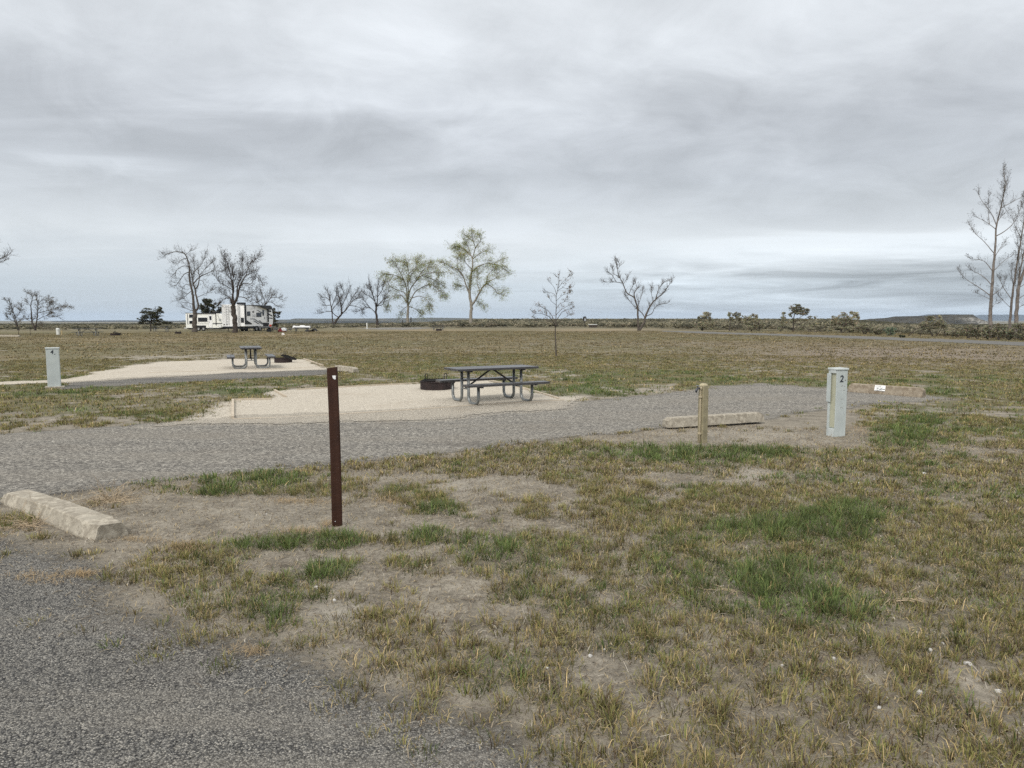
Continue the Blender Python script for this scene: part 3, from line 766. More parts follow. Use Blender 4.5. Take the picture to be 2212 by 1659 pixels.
MB().lathe([(.012, -.02), (.021, -.018), (.021, .018), (.012, .02)], 10, (px, py, .752)).build('elbow', M['tan_pipe'], root, smooth=True)
fa = MB(); fa.tube([(px, py, .755), (px-.045, py, .757), (px-.07, py, .752), (px-.085, py, .728), (px-.087, py, .70)], [.012, .013, .018, .016, .013], 10)
fo = fa.build('spigot', M['brass'], root, smooth=True)
hm = MB(); hm.tube([(px-.06, py, .758), (px-.06, py, .79)], .005, 6)
hm.lathe([(.004, .787), (.026, .789), (.026, .797), (.004, .799)], 12, (px-.06, py, 0)); hm.build('handle', M['galv'], fo)

# ---------------------------------------------------------------- picnic tables
def arc_u(y_in, y_out, ztop, zseat, r, x):
    """one J/U tube in the plane x: from the table top down, along the ground and up to the bench"""
    pts = [(x, y_in, ztop), (x, y_in, r+.03)]
    s = 1 if y_out > y_in else -1
    for k in range(1, 6):
        a = math.pi/2*k/6; pts.append((x, y_in+s*r*(1-math.cos(a)), .03+r*(1-math.sin(a))))
    pts.append((x, y_in+s*r, .03)); pts.append((x, y_out-s*r, .03))
    for k in range(1, 6):
        a = math.pi/2*k/6; pts.append((x, y_out-s*r+s*r*math.sin(a), .03+r*(1-math.cos(a))))
    pts.append((x, y_out, r+.03)); pts.append((x, y_out, zseat))
    return pts
def table(loc, rz, label, L=1.83, detail=True, height=.74, grp='picnic tables'):
    root = empty('picnic_table', loc, rz, label, 'picnic table', grp)
    W = .70; zt = height; zs = .44
    mb = MB(); n = 5 if detail else 1
    for i in range(n):
        a = -W/2+i*W/n; mb.box(-L/2, L/2, a+.003, a+W/n-.003, zt-.045, zt)
    mb.build('tabletop', M['plank_dark'], root, .004 if detail else 0)
    for s in (-1, 1):
        mb = MB(); ys = s*.66
        for i in range(2): a = ys-.13+i*.13; mb.box(-L/2, L/2, a+.003, a+.127, zs-.045, zs)
        mb.build('bench', M['plank_dark'], root, .004 if detail else 0)
    k = 10 if detail else 6; tr = .03 if detail else .035
    for e in (-1, 1):
        for s in (-1, 1):
            MB().tube(arc_u(s*.155, s*.60, zt-.075, zs-.07, .14, e*L*.33), tr, k).build('leg', M['galv'], root, smooth=True)
        x = e*L*.33
        MB().box(x-.025, x+.025, -W/2+.05, W/2-.05, zt-.0745, zt-.0455).build('bracket', M['steel_dark'], root)
        for s in (-1, 1): MB().box(x-.025, x+.025, s*.66-.12, s*.66+.12, zs-.0695, zs-.0455).build('bracket', M['steel_dark'], root)
        MB().tube([(x, -.13, .30), (x, .13, .30)], .014, 6).build('cross_tie', M['galv'], root)
        MB().tube([(e*.04, 0, zt-.06), (x-e*.01, 0, .31)], .019, 6).build('brace', M['steel_dark'], root)
    return root
def at(x, y): return (x, y, tz(x, y))
T1 = table(at(-.42, 14.72), R(29.5), 'grey picnic table with galvanised tube legs on the nearest pale gravel pad', 1.86, True, .725)
T2 = table(at(-9.25, 25.15), R(112), 'picnic table seen end-on on the further pale gravel pad beside pedestal 4', 1.86, True, .75)
v = G(190, 726); table(at(v.x, v.y), R(8), 'dark picnic table far left near the white capped pedestal', 2.44, False, .76)
v = G(348, 716); table(at(v.x, v.y), R(5), 'dark picnic table in the shade of the lone juniper', 2.44, False, .76)
v = G(652, 715.5); TC = table(at(v.x, v.y), R(4), 'picnic table covered with a white cloth right of the trailers', 2.44, False, .76)
v = G(947, 713); table(at(v.x, v.y), R(2), 'far dark picnic table behind a fire ring near the tall leafing tree', 2.2, False, .76)
# white cloth lying on the table
def cloth():
    n, m_ = 30, 12; L, W = 2.75, 1.05; vs = []
    for i in range(n+1):
        for j in range(m_+1):
            u = i/n-.5; w = j/m_-.5; x = u*L; y = w*W
            ox = max(0, abs(x)-1.2); oy = max(0, abs(y)-.36)
            z = .775-ox*1.4-oy*1.5+.012*math.sin(i*1.7)*math.cos(j*2.1)
            if u < -.35: z -= .05*math.sin(j*1.3)
            vs.append((math.copysign(min(abs(x), 1.2+ox*.25), x), math.copysign(min(abs(y), .36+oy*.25)+.012*math.sin(i*2.0), y), z+(.10 if (j == m_//2 and 12 < i < 20) else 0)))
    fs = [(i*(m_+1)+j, (i+1)*(m_+1)+j, (i+1)*(m_+1)+j+1, i*(m_+1)+j+1) for i in range(n) for j in range(m_)]
    o = MB().add(vs, fs).build('tablecloth', M['white_cloth'], smooth=True)
    s = o.modifiers.new('thick', 'SOLIDIFY'); s.thickness = .006
    o.location = TC.location; o.rotation_euler = TC.rotation_euler
    tag(o, 'white cloth draped over the picnic table right of the trailers', 'tablecloth')
cloth()

# ---------------------------------------------------------------- fire rings
def fire_ring(loc, rz, label, r=.38, h=.24, tilt=False, detail=True):
    root = empty('fire_ring', loc, rz, label, 'fire ring', 'steel campfire rings')
    MB().lathe([(r-.012, -.03), (r, -.03), (r, h-.02), (r+.014, h-.018), (r+.014, h), (r-.012, h), (r-.012, -.03)], 36 if detail else 16).build('ring', M['rust'], root, smooth=False)
    MB().lathe([(0, .05), (r*.6, .055), (r-.013, .03)], 16).build('ash_bed', M['ash'], root)
    mb = MB()
    g = []
    def bar(p, q, rad): g.append((p, q, rad))
    n = 11 if detail else 6
    for i in range(n):
        y = -r*.72+i*2*r*.72/(n-1); xx = math.sqrt(max(0, (r*.98)**2-y*y))*.9
        mb.tube([(-xx, y, h+.012), (xx, y, h+.012)], .006 if detail else .012, 5)
    for y in (-r*.72, r*.72): mb.tube([(-r*.62, y, h+.022), (r*.62, y, h+.022)], .008, 5)
    for x in (-r*.66, r*.66): mb.tube([(x, -r*.7, h+.022), (x, r*.7, h+.022)], .008, 5)
    gr = mb.build('grate', M['black_steel'], root)
    for s in (-1, 1):
        hm = MB(); x = s*r*.62
        hm.tube([(x-.03, 0, h+.02), (x-.035, 0, h+.13), (x-.02, 0, h+.17), (x+.02, 0, h+.17), (x+.035, 0, h+.13), (x+.03, 0, h+.02)], .011 if detail else .018, 6)
        hm.build('handle', M['black_steel'], gr)
    if tilt:
        gr.rotation_euler = (0, R(20), 0); gr.location = (.17, 0, .02)
    return root
fire_ring(at(-1.86, 17.35), R(20), 'rusty steel fire ring with upright grate handles behind the nearest picnic table', .385, .205)
fire_ring(at(-9.05, 28.1), R(-10), 'rusty fire ring with a tilted grate on the further gravel pad', .34, .19, True)
v = G(249, 724.5); fire_ring(at(v.x, v.y), R(0), 'small dark fire ring alone on the lawn left of the juniper', .5, .22, True, False)
v = G(385, 720.5); fire_ring(at(v.x, v.y), R(30), 'low dark fire ring between the juniper and the cream trailer', .36, .2, False, False)
v = G(948, 714); fire_ring(at(v.x, v.y), R(0), 'dark fire ring in front of the far picnic table near the tall tree', .46, .26, False, False)
# covered fire ring by the cloth table
v = G(672, 716); root = empty('fire_ring', at(v.x, v.y), 0, 'fire ring under a dark slumped cover beside the cloth covered table', 'fire ring', 'steel campfire rings')
MB().lathe([(.48, -.03), (.50, -.03), (.50, .2), (.48, .2)], 20).build('ring', M['rust'], root)
vs = []; n = 12
for i in range(n+1):
    for j in range(n+1):
        x = (i/n-.5)*1.7; y = (j/n-.5)*1.1
        vs.append((x+.1, y, .24+.26*math.exp(-((x-.35)/.35)**2)-.12*math.exp(-((x+.25)/.3)**2)-.25*max(0, x-.55)-.18*(abs(y)/.55)**2+.02*math.sin(i*2.3+j)))
MB().add(vs, [(i*(n+1)+j, (i+1)*(n+1)+j, (i+1)*(n+1)+j+1, i*(n+1)+j+1) for i in range(n) for j in range(n)]).build('cover', M['black_steel'], root, smooth=True)

# ---------------------------------------------------------------- pad timber edging
def edging(name, label, segs, h=.05, w=.045):
    mb = MB()
    for (p, q, hh) in segs:
        a = G(*p); c = G(*q); d = (c-a); n = max(1, int(d.length/1.2)); s = Vector((-d.y, d.x, 0)).normalized()*w/2
        for i in range(n):
            u = a+d*(i/n+.004); v_ = a+d*((i+1)/n-.004)
            z0, z1 = tz(u.x, u.y)+.006, tz(v_.x, v_.y)+.006
            t = hh
            vs = [u-s+Vector((0, 0, z0-.05)), u+s+Vector((0, 0, z0-.05)), v_+s+Vector((0, 0, z1-.05)), v_-s+Vector((0, 0, z1-.05))]
            vs += [x+Vector((0, 0, .05+t)) for x in vs]
            mb.add(vs, [(3, 2, 1, 0), (4, 5, 6, 7), (0, 1, 5, 4), (1, 2, 6, 5), (2, 3, 7, 6), (3, 0, 4, 7)])
    o = mb.build(name, M['edging']); tag(o, label, 'edging', 'timber pad edging')
edging('timber_edging', 'thin pale timber edging framing the nearest gravel pad',
       [((503, 907), (566, 905), .012), ((566, 905), (709, 897), .006), ((709, 897), (864, 888), .01), ((864, 888), (1026, 876.5), .012), ((1026, 876.5), (1219, 865), .014),
        ((1207, 863), (1110, 834), .03), ((1110, 834), (1052, 822), .03), ((503, 906), (503, 866), .05), ((503, 865), (587, 864), .035), ((617, 859), (593, 845), .04), ((640, 843), (905, 829), .03)])
edging('timber_edging', 'thin pale timber edging at the far corner of the further gravel pad',
       [((698, 791), (656, 776), .04), ((699, 792.5), (560, 798.5), .012), ((560, 798.5), (320, 806), .012)])

# ---------------------------------------------------------------- trailers
def flat_side(mb, y, poly):      # thin decal: polygon in (x,z) just proud of the side at y (facing -y)
    mb.prism(poly, 'y', y-.012, y-.002)
def wheel(root, x, y, r=.34):
    w = MB().lathe([(r*.55, -.11), (r*.97, -.11), (r, -.07), (r, .07), (r*.97, .11), (r*.55, .11)], 24, (x, y, r), 'y').build('wheel', M['tyre'], root)
    MB().lathe([(0, -.08), (r*.2, -.11), (r*.25, -.085), (r*.56, -.10), (r*.56, .1), (0, .1)], 16, (x, y, r), 'y').build('rim', M['rim'], w)
# cream travel trailer, broadside
d1 = 107.0; vL = P(402, 714.5, d1)
root = empty('travel_trailer', (vL.x, d1, tz(vL.x, d1)), R(1), 'smaller cream travel trailer with a curved front parked behind the bare tree', 'trailer', 'parked camping trailers')
Lt = 5.75; zb, zt_ = .42, 2.62
prof = [(.06, zb), (Lt-.55, zb), (Lt-.22, .72), (Lt, 1.35), (Lt-.12, 1.85), (Lt-.45, 2.45), (Lt-.8, zt_-.02), (.06, zt_), (0, zt_-.15), (0, zb+.15)]
MB().prism(prof, 'y', 0, 2.35).build('body', M['white_rv2'], root, .02)
MB().box(-.03, Lt-.75, -.03, 2.38, zt_+.002, zt_+.05).build('roof', M['black_rv'], root)
MB().box(3.75, 4.45, .7, 1.5, zt_+.05, zt_+.26).build('air_conditioner', M['black_rv'], root, .05)
def win(root, x0, x1, z0, z1, y=0.0, trim='lgrey_rv'):
    f = MB().box(x0-.05, x1+.05, y-.03, y-.0005, z0-.05, z1+.05).build('window', M['black_rv'] if trim == 'black_rv' else M['white_rv'], root, .01)
    MB().box(x0, x1, y-.037, y-.0305, z0, z1).build('pane', M['glass'], f); return f
win(root, 1.85, 3.25, 1.35, 1.98); win(root, .55, 1.35, 1.95, 2.45); win(root, .55, 1.35, 1.05, 1.5)
dr = MB().box(3.44, 3.98, -.03, -.0005, .50, 2.40).build('door', M['white_rv'], root, .02)
MB().box(3.55, 3.87, -.037, -.0305, 1.60, 2.20).build('pane', M['glass'], dr)
MB().tube([(3.50, -.05, 1.2), (3.50, -.05, 1.45)], .02, 6).build('handle', M['black_rv'], dr)
MB().box(3.42, 3.44, -.032, -.0005, .48, 2.42).build('door_edge', M['lgrey_rv'], root)
mb = MB(); mb.box(.25, .36, -.012, -.002, .95, 2.5); mb.box(1.55, 3.40, -.010, -.002, 1.04, 1.08); mb.box(4.02, 5.5, -.010, -.002, 1.06, 1.16)
mb.prism([(4.02, 1.05), (5.2, 1.10), (5.55, 1.02), (4.02, .98)], 'y', -.010, -.002)
for i in range(7):
    t = i/6; xx = Lt-.95+.72*t**1.5; z = 2.45-1.3*t
    mb.box(xx, xx+.05, -.012, -.002, z-.2, z+.02)
mb.build('stripe', M['grey_rv'], root)
MB().tube([(4.52, -.06, .85), (4.52, -.06, 2.6)], .045, 6).build('awning_arm', M['black_rv'], root)
MB().tube([(1.5, -.05, 2.57), (4.55, -.05, 2.57)], .05, 8).build('awning_roll', M['black_rv'], root)
MB().lathe([(0, -.014), (.13, -.014), (.13, -.010), (.17, -.010), (.17, -.016), (.21, -.016), (.21, -.003)], 20, (5.12, 0, 1.62), 'y').build('emblem', M['lgrey_rv'], root)
MB().box(4.88, 5.32, -.03, -.0005, .50, .88).build('hatch', M['lgrey_rv'], root, .03)
MB().box(4.94, 5.26, -.036, -.0305, .55, .83).build('hatch_door', M['white_rv'], root)
MB().box(1.5, 3.0, -.02, -.0005, .40, .80).build('wheel_well', M['black_rv'], root, .05)
for x in (1.88, 2.62): wheel(root, x, -.10+.12, .32)
MB().box(.3, Lt-.6, .15, 2.2, .20, .418).build('chassis', M['black_rv'], root)
MB().box(-.28, .10, .05, 2.3, .36, .46).build('bumper', M['white_rv'], root)
MB().tube([(3.3, -.25, .32), (4.1, -.25, .32), (4.1, -.05, .42)], .03, 6).build('step', M['galv'], root)
MB().box(Lt-.5, Lt+.9, 1.0, 1.3, .32, .42).build('tow_hitch', M['black_rv'], root)

# big white trailer, rear and door side in view
d2 = 101.5; vR = P(480.5, 716, d2)
TH = R(80)
root = empty('travel_trailer', (vR.x, d2, tz(vR.x, d2)), TH, 'tall white travel trailer with grey swoosh decals, ladder and black awning', 'trailer', 'parked camping trailers')
# local x forward, y=0 left side, y=-2.44 right (door) side
Lb = 10.0; zb, ht = .72, 3.84; yr = -2.44; ys = yr-.75
prof = [(0, zb), (Lb-.7, zb), (Lb-.15, 1.1), (Lb, 1.9), (Lb-.05, 2.5), (Lb-.4, 3.2), (Lb-1.0, ht-.05), (.03, ht), (0, ht-.05)]
MB().prism(prof, 'y', yr, 0).build('body', M['white_rv'], root, .03)
MB().box(.5, 2.6, ys, yr-.0005, zb+.03, ht-.1).build('slide_out', M['white_rv'], root, .03)
MB().box(.46, 2.64, ys-.03, yr+.0, ht-.098, ht-.045).build('slide_roof', M['black_rv'], root)
so_w = MB().box(.462, .4985, yr-.66, yr-.20, 1.28, 1.98).build('window', M['black_rv'], root)
MB().box(.455, .4615, yr-.62, yr-.24, 1.33, 1.93).build('pane', M['glass'], so_w)
MB().box(.52, .98, ys-.05, ys-.001, 1.2, ht-.12).build('black_panel', M['black_rv'], root)
MB().box(2.65, 9.1, yr-.16, yr-.001, ht-.12, ht+.02).build('awning', M['black_rv'], root, .03)
MB().prism([(5.3, ht-.12), (9.0, ht-.12), (9.05, ht-.62), (8.4, ht-.62), (7.0, ht-.45)], 'y', yr-.40, yr-.165).build('awning_fabric', M['black_rv'], root)
MB().tube([(8.1, yr-.2, 1.35), (8.1, yr-.2, ht-.2)], .11, 6).build('awning_arm', M['black_rv'], root)
def swin(x0, x1, z0, z1, y):
    f = MB().box(x0-.06, x1+.06, y-.03, y-.0005, z0-.05, z1+.05).build('window', M['black_rv'], root)
    MB().box(x0, x1, y-.037, y-.0305, z0, z1).build('pane', M['glass'], f)
swin(1.25, 2.0, 2.28, 2.82, ys); swin(5.1, 6.4, 2.16, 2.68, yr); swin(6.85, 7.2, 2.35, 3.1, yr)
MB().box(3.95, 4.35, yr-.03, yr-.0005, 2.74, 2.94).build('vent', M['black_rv'], root)
dr = MB().box(7.3, 7.9, yr-.025, yr-.0005, .85, 3.15).build('door', M['white_rv'], root)
MB().tube([(7.34, yr-.06, 1.8), (7.34, yr-.06, 2.1)], .03, 6).build('handle', M['black_rv'], dr)
MB().prism([(.55, 1.02), (.55, 1.78), (.9, 1.70), (2.5, 1.12), (2.5, 1.02)], 'y', ys-.012, ys-.002).build('dark_swoosh', M['black_rv'], root)
def decal(poly, m, y): MB().prism(poly, 'y', y-.012, y-.002).build('swoosh', M[m], root)
decal([(1.9, 1.86), (2.58, 1.86), (2.58, 1.72), (2.0, 1.78)], 'grey_rv', ys)
for poly in ([(3.9, 1.86), (4.5, 1.86), (6.9, .98), (6.5, .98), (4.4, 1.72), (3.9, 1.76)], [(4.0, 1.55), (4.5, 1.58), (6.0, 1.02), (5.5, 1.02)], [(5.5, 1.58), (6.0, 1.58), (7.3, 1.0), (6.8, 1.0)],
             [(5.1, 3.12), (5.5, 3.12), (7.0, 2.72), (6.8, 2.58)]): decal(poly, 'grey_rv', yr)
for poly in ([(8.3, 2.75), (9.7, 2.35), (9.8, 2.15), (8.3, 2.5)], [(8.3, 2.05), (9.8, 1.98), (9.85, 1.82), (8.3, 1.9)], [(8.4, 3.12), (9.3, 3.12), (9.5, 2.86), (8.4, 2.86)]): decal(poly, 'black_rv', yr)
mb = MB()
sq = [(3.9+.14*i, yr-.012, 2.36+.10*math.sin(i*2.1)) for i in range(8)]
mb.tube(sq, .024, 4); mb.tube([(3.8, yr-.012, 2.12), (4.4, yr-.012, 2.17), (4.95, yr-.012, 2.10)], .024, 4); mb.build('lettering', M['grey_rv'], root)
MB().box(2.65, 6.2, yr-.03, yr-.001, .58, .76).build('skirt', M['black_rv'], root)
# rear: ladder, lights, bumper, decals
mb = MB()
for y in (-.72, -1.12): mb.tube([(-.09, y, .98), (-.09, y, ht)], .022, 6)
for k in range(8): mb.tube([(-.09, -.72, 1.15+k*.34), (-.09, -1.12, 1.15+k*.34)], .018, 6)
mb.build('ladder', M['lgrey_rv'], root)
mb = MB()
for y in (-.32, -.75, -2.1): mb.box(-.03, -.001, y-.11, y+.11, .95, 1.05)
mb.build('tail_light', M['black_rv'], root)
mb = MB(); mb.box(-.02, -.001, -.6, -.3, 2.7, 2.74); mb.box(-.02, -.001, -.55, -.35, 2.4, 2.44); mb.box(-.02, -.001, -1.75, -1.55, 2.72, 2.8)
mb.build('rear_lettering', M['lgrey_rv'], root)
MB().box(-.12, -.0, -2.3, -.1, .52, .70).build('bumper', M['black_rv'], root)
MB().box(.02, Lb-.7, -2.3, -.12, .42, .718).build('chassis', M['black_rv'], root)
MB().box(1.9, 2.9, -2.1, -1.2, ht+.012, ht+.34).build('air_conditioner', M['black_rv'], root, .06)
for x in (5.0, 6.0):
    wheel(root, x, yr+.10, .40)
for x in (5.0, 6.0): wheel(root, x, -.12, .40)
mb = MB()
for x in (1.0, 7.8):
    for y in (-.3, -2.1): mb.tube([(x, y, .02), (x, y, .6)], .05, 6); mb.box(x-.12, x+.12, y-.12, y+.12, -.03, .03)
mb.build('jack', M['black_rv'], root)
MB().box(Lb-.8, Lb+1.0, -1.35, -1.1, .42, .55).build('tow_hitch', M['black_rv'], root)
mb = MB(); mb.tube([(.8, ys+.2, .02), (1.1, ys+.2, .7), (1.5, ys+.2, .02)], .04, 5); mb.tube([(1.5, ys+.2, .02), (1.9, ys+.2, .7), (2.3, ys+.2, .02)], .04, 5); mb.build('slide_support', M['black_rv'], root)

# things beside the big trailer
dg = 100.0
v = P(575, 716, dg); gz = tz(v.x, dg)
root = empty('folding_table', (v.x, dg, gz), 0, 'long folding table carrying a black griddle beside the white trailer', 'folding table')
MB().box(-.95, .95, -.35, .35, .66, .71).build('tabletop', M['lgrey_rv'], root)
for s in (-1, 1):
    mb = MB(); mb.tube([(s*.8, -.3, 0), (s*.7, -.3, .66)], .03, 6); mb.tube([(s*.8, .3, 0), (s*.7, .3, .66)], .03, 6); mb.build('leg', M['steel_dark'], root)
mb = MB(); mb.box(-.33, .33, -.25, .25, .725, 1.0); mb.box(-.36, .36, -.27, .27, 1.0, 1.28)
for s in (-.28, .28): mb.tube([(s, -.2, .71), (s, -.2, .74)], .03, 6)
o = mb.build('griddle', M['black_rv'], None, .03); o.location = (v.x+.0, dg, gz); tag(o, 'black griddle with its hood closed on the folding table', 'griddle')
mb = MB(); mb.lathe([(0, .712), (.13, .712), (.16, 1.0), (.15, 1.0), (.12, .73)], 14); o = mb.build('bucket', M['red_cup'], None, smooth=True); o.location = (v.x+.62, dg, gz)
tag(o, 'orange red bucket on the folding table beside the griddle', 'bucket')
mb = MB(); mb.box(-.3, .3, -.2, .2, 0, .42); mb.lathe([(.18, .42), (.2, .55), (0, .6)], 12); o = mb.build('propane_tank', M['black_rv']); o.location = (v.x+.35, dg+.2, gz); tag(o, 'dark gas box stored under the folding table', 'gas box')
def camp_chair(X, label, mcol, k=1.0):
    v = P(X, 716, dg-.5); root = empty('camp_chair', (v.x, dg-.5, tz(v.x, dg-.5)), random.uniform(-.5, .5), label, 'camp chair', 'camp chairs by the trailer')
    vs = [(-.28, -.25, .36), (.28, -.25, .36), (.28, .2, .30), (-.28, .2, .30)]
    MB().box(-.28, .28, -.25, .22, .30, .35).build('seat', mcol, root, .02)
    mb = MB(); mb.add([(-.28, .22, .32), (.28, .22, .32), (.28, .38, .85*k), (-.28, .38, .85*k), (-.28, .25, .32), (.28, .25, .32), (.28, .41, .85*k), (-.28, .41, .85*k)],
                      [(0, 1, 2, 3), (7, 6, 5, 4), (0, 4, 5, 1), (1, 5, 6, 2), (2, 6, 7, 3), (3, 7, 4, 0)]); mb.build('backrest', mcol, root)
    for sx in (-1, 1):
        MB().tube([(sx*.3, -.28, 0), (sx*.26, .3, .45), (sx*.28, .36, .8*k)], .018, 5).build('leg', M['steel_dark'], root)
        MB().tube([(sx*.3, .32, 0), (sx*.26, -.24, .36), (sx*.3, -.26, .55), (sx*.3, .3, .55)], .018, 5).build('leg', M['steel_dark'], root)
camp_chair(594, 'dark low camp chair right of the folding table', M['black_rv'], .75)
camp_chair(624, 'dark low camp chair between the red pet tent and the cloth table', M['steel_dark'], .55)
# pet tent
v = P(610, 715.6, dg); root = empty('pet_tent', (v.x, dg, tz(v.x, dg)), R(-8), 'small red pet tent with a white roof panel on the lawn', 'pet tent')
MB().prism([(-.55, 0), (.5, 0), (.5, .22), (.12, .52), (-.28, .45), (-.55, .12)], 'y', -.35, .35).build('shell', M['red'], root, .03)
MB().add([(.0, -.37, .52), (.42, -.37, .50), (.60, -.40, .16), (.16, -.40, .18), (.0, .3, .56), (.42, .3, .54), (.60, .3, .2), (.16, .3, .2)], [(3, 2, 1, 0), (4, 5, 6, 7), (0, 1, 5, 4), (1, 2, 6, 5), (2, 3, 7, 6), (3, 0, 4, 7)]).build('roof_panel', M['white_cloth'], root)

# ---------------------------------------------------------------- stones
def stone(X, Y, s, label, m, seed, grp=None, name='stone', d=None):
    rg = random.Random(seed); v = GT(X, Y)
    import bmesh
    bm = bmesh.new(); bmesh.ops.create_icosphere(bm, subdivisions=2, radius=1)
    ax = (s*rg.uniform(.8, 1.2), s*rg.uniform(.6, .9), s*rg.uniform(.5, .75))
    for w in bm.verts:
        k = 1+.22*math.sin(w.co.x*3+seed)+.18*math.sin(w.co.y*4.3+seed*2)+rg.gauss(0, .06)
        w.co = Vector((w.co.x*ax[0]*k, w.co.y*ax[1]*k, w.co.z*ax[2]*k))
    me = bpy.data.meshes.new(name); bm.to_mesh(me); bm.free(); me.materials.append(m)
    o = bpy.data.objects.new(name, me); COL.objects.link(o); o.location = (v.x, v.y, v.z+ax[2]*.35); o.rotation_euler = (0, 0, rg.uniform(0, 6))
    tag(o, label, 'stone', grp)
stone(612, 724.5, .22, 'white stone alone on the lawn in front of the trailers', M['white_stone'], 1, 'pale stones')
stone(685, 1270, .022, 'white stone in the bare dirt just below the brown marker post', M['white_stone'], 2, 'pale stones')
sl = 'small pale stone lying in the patchy foreground grass'
for i, (X, Y, s) in enumerate([(722, 1296, .012), (1586, 1261, .014), (1560, 1268, .008), (1996, 1023, .022), (1893, 1036, .02), (1855, 1044, .018), (1757, 1305, .012), (1985, 1500, .014), (2010, 1410, .013), (2090, 1440, .016), (1955, 1430, .01),
                               (1350, 1300, .008), (1305, 1400, .010), (1275, 1415, .012), (1800, 1425, .010), (1828, 1415, .010), (2036, 1395, .009), (1930, 1340, .009), (575, 1110, .01), (2155, 1500, .018), (1180, 1440, .012), (1690, 1440, .012), (1490, 1120, .010),
                               (1900, 1530, .012), (2130, 1170, .014), (2060, 1090, .014)]):
    stone(X, Y, s, sl, M['scrap'], 20+i, 'pale stones')

# ---------------------------------------------------------------- branching plants
def resample(pts, n):
    pts = [Vector(p) for p in pts]; L = [0]
    for a, c in zip(pts, pts[1:]): L.append(L[-1]+(c-a).length)
    out = []
    for i in range(n):
        t = L[-1]*i/(n-1); k = 0
        while k < len(L)-2 and L[k+1] < t: k += 1
        f = (t-L[k])/max(1e-9, L[k+1]-L[k]); out.append(pts[k].lerp(pts[k+1], f))
    return out
def smooth_line(pts, n):
    """Catmull-Rom through pts"""
    pts = [Vector(p) for p in pts]
    if len(pts) < 3: return resample(pts, n)
    P_ = [pts[0]*2-pts[1]]+pts+[pts[-1]*2-pts[-2]]
    out = []
    for i in range(1, len(P_)-2):
        for k in range(6):
            t = k/6; a, b_, c, d = P_[i-1], P_[i], P_[i+1], P_[i+2]
            out.append(.5*((2*b_)+(c-a)*t+(2*a-5*b_+4*c-d)*t*t+(3*b_-a-3*c+d)*t**3))
    out.append(pts[-1]); return resample(out, n)
class Leaves:
    def __init__(s): s.p = []; s.sz = []; s.c = []
    def add(s, p, sz, c): s.p.append(tuple(p)); s.sz.append(sz); s.c.append(c)
    def build(s, name, parent, seed=1, flat=0.0, asp=.55):
        rg = np.random.default_rng(seed); n = len(s.p)
        p = np.array(s.p); sz = np.array(s.sz)[:, None]
        a = rg.normal(0, 1, (n, 3)); a /= np.linalg.norm(a, axis=1)[:, None]
        b = rg.normal(0, 1, (n, 3)); b -= (b*a).sum(1)[:, None]*a; b /= np.linalg.norm(b, axis=1)[:, None]
        if flat: a[:, 2] *= 1-flat; b[:, 2] *= 1-flat
        V = np.empty((n, 4, 3)); V[:, 0] = p-a*sz; V[:, 1] = p-b*sz*asp; V[:, 2] = p+a*sz; V[:, 3] = p+b*sz*asp
        return np_mesh(name, V.reshape(-1, 3), np.arange(4*n).reshape(-1, 4), M['leaf'], dict(col=np.repeat(np.array(s.c), 4, 0)), parent)

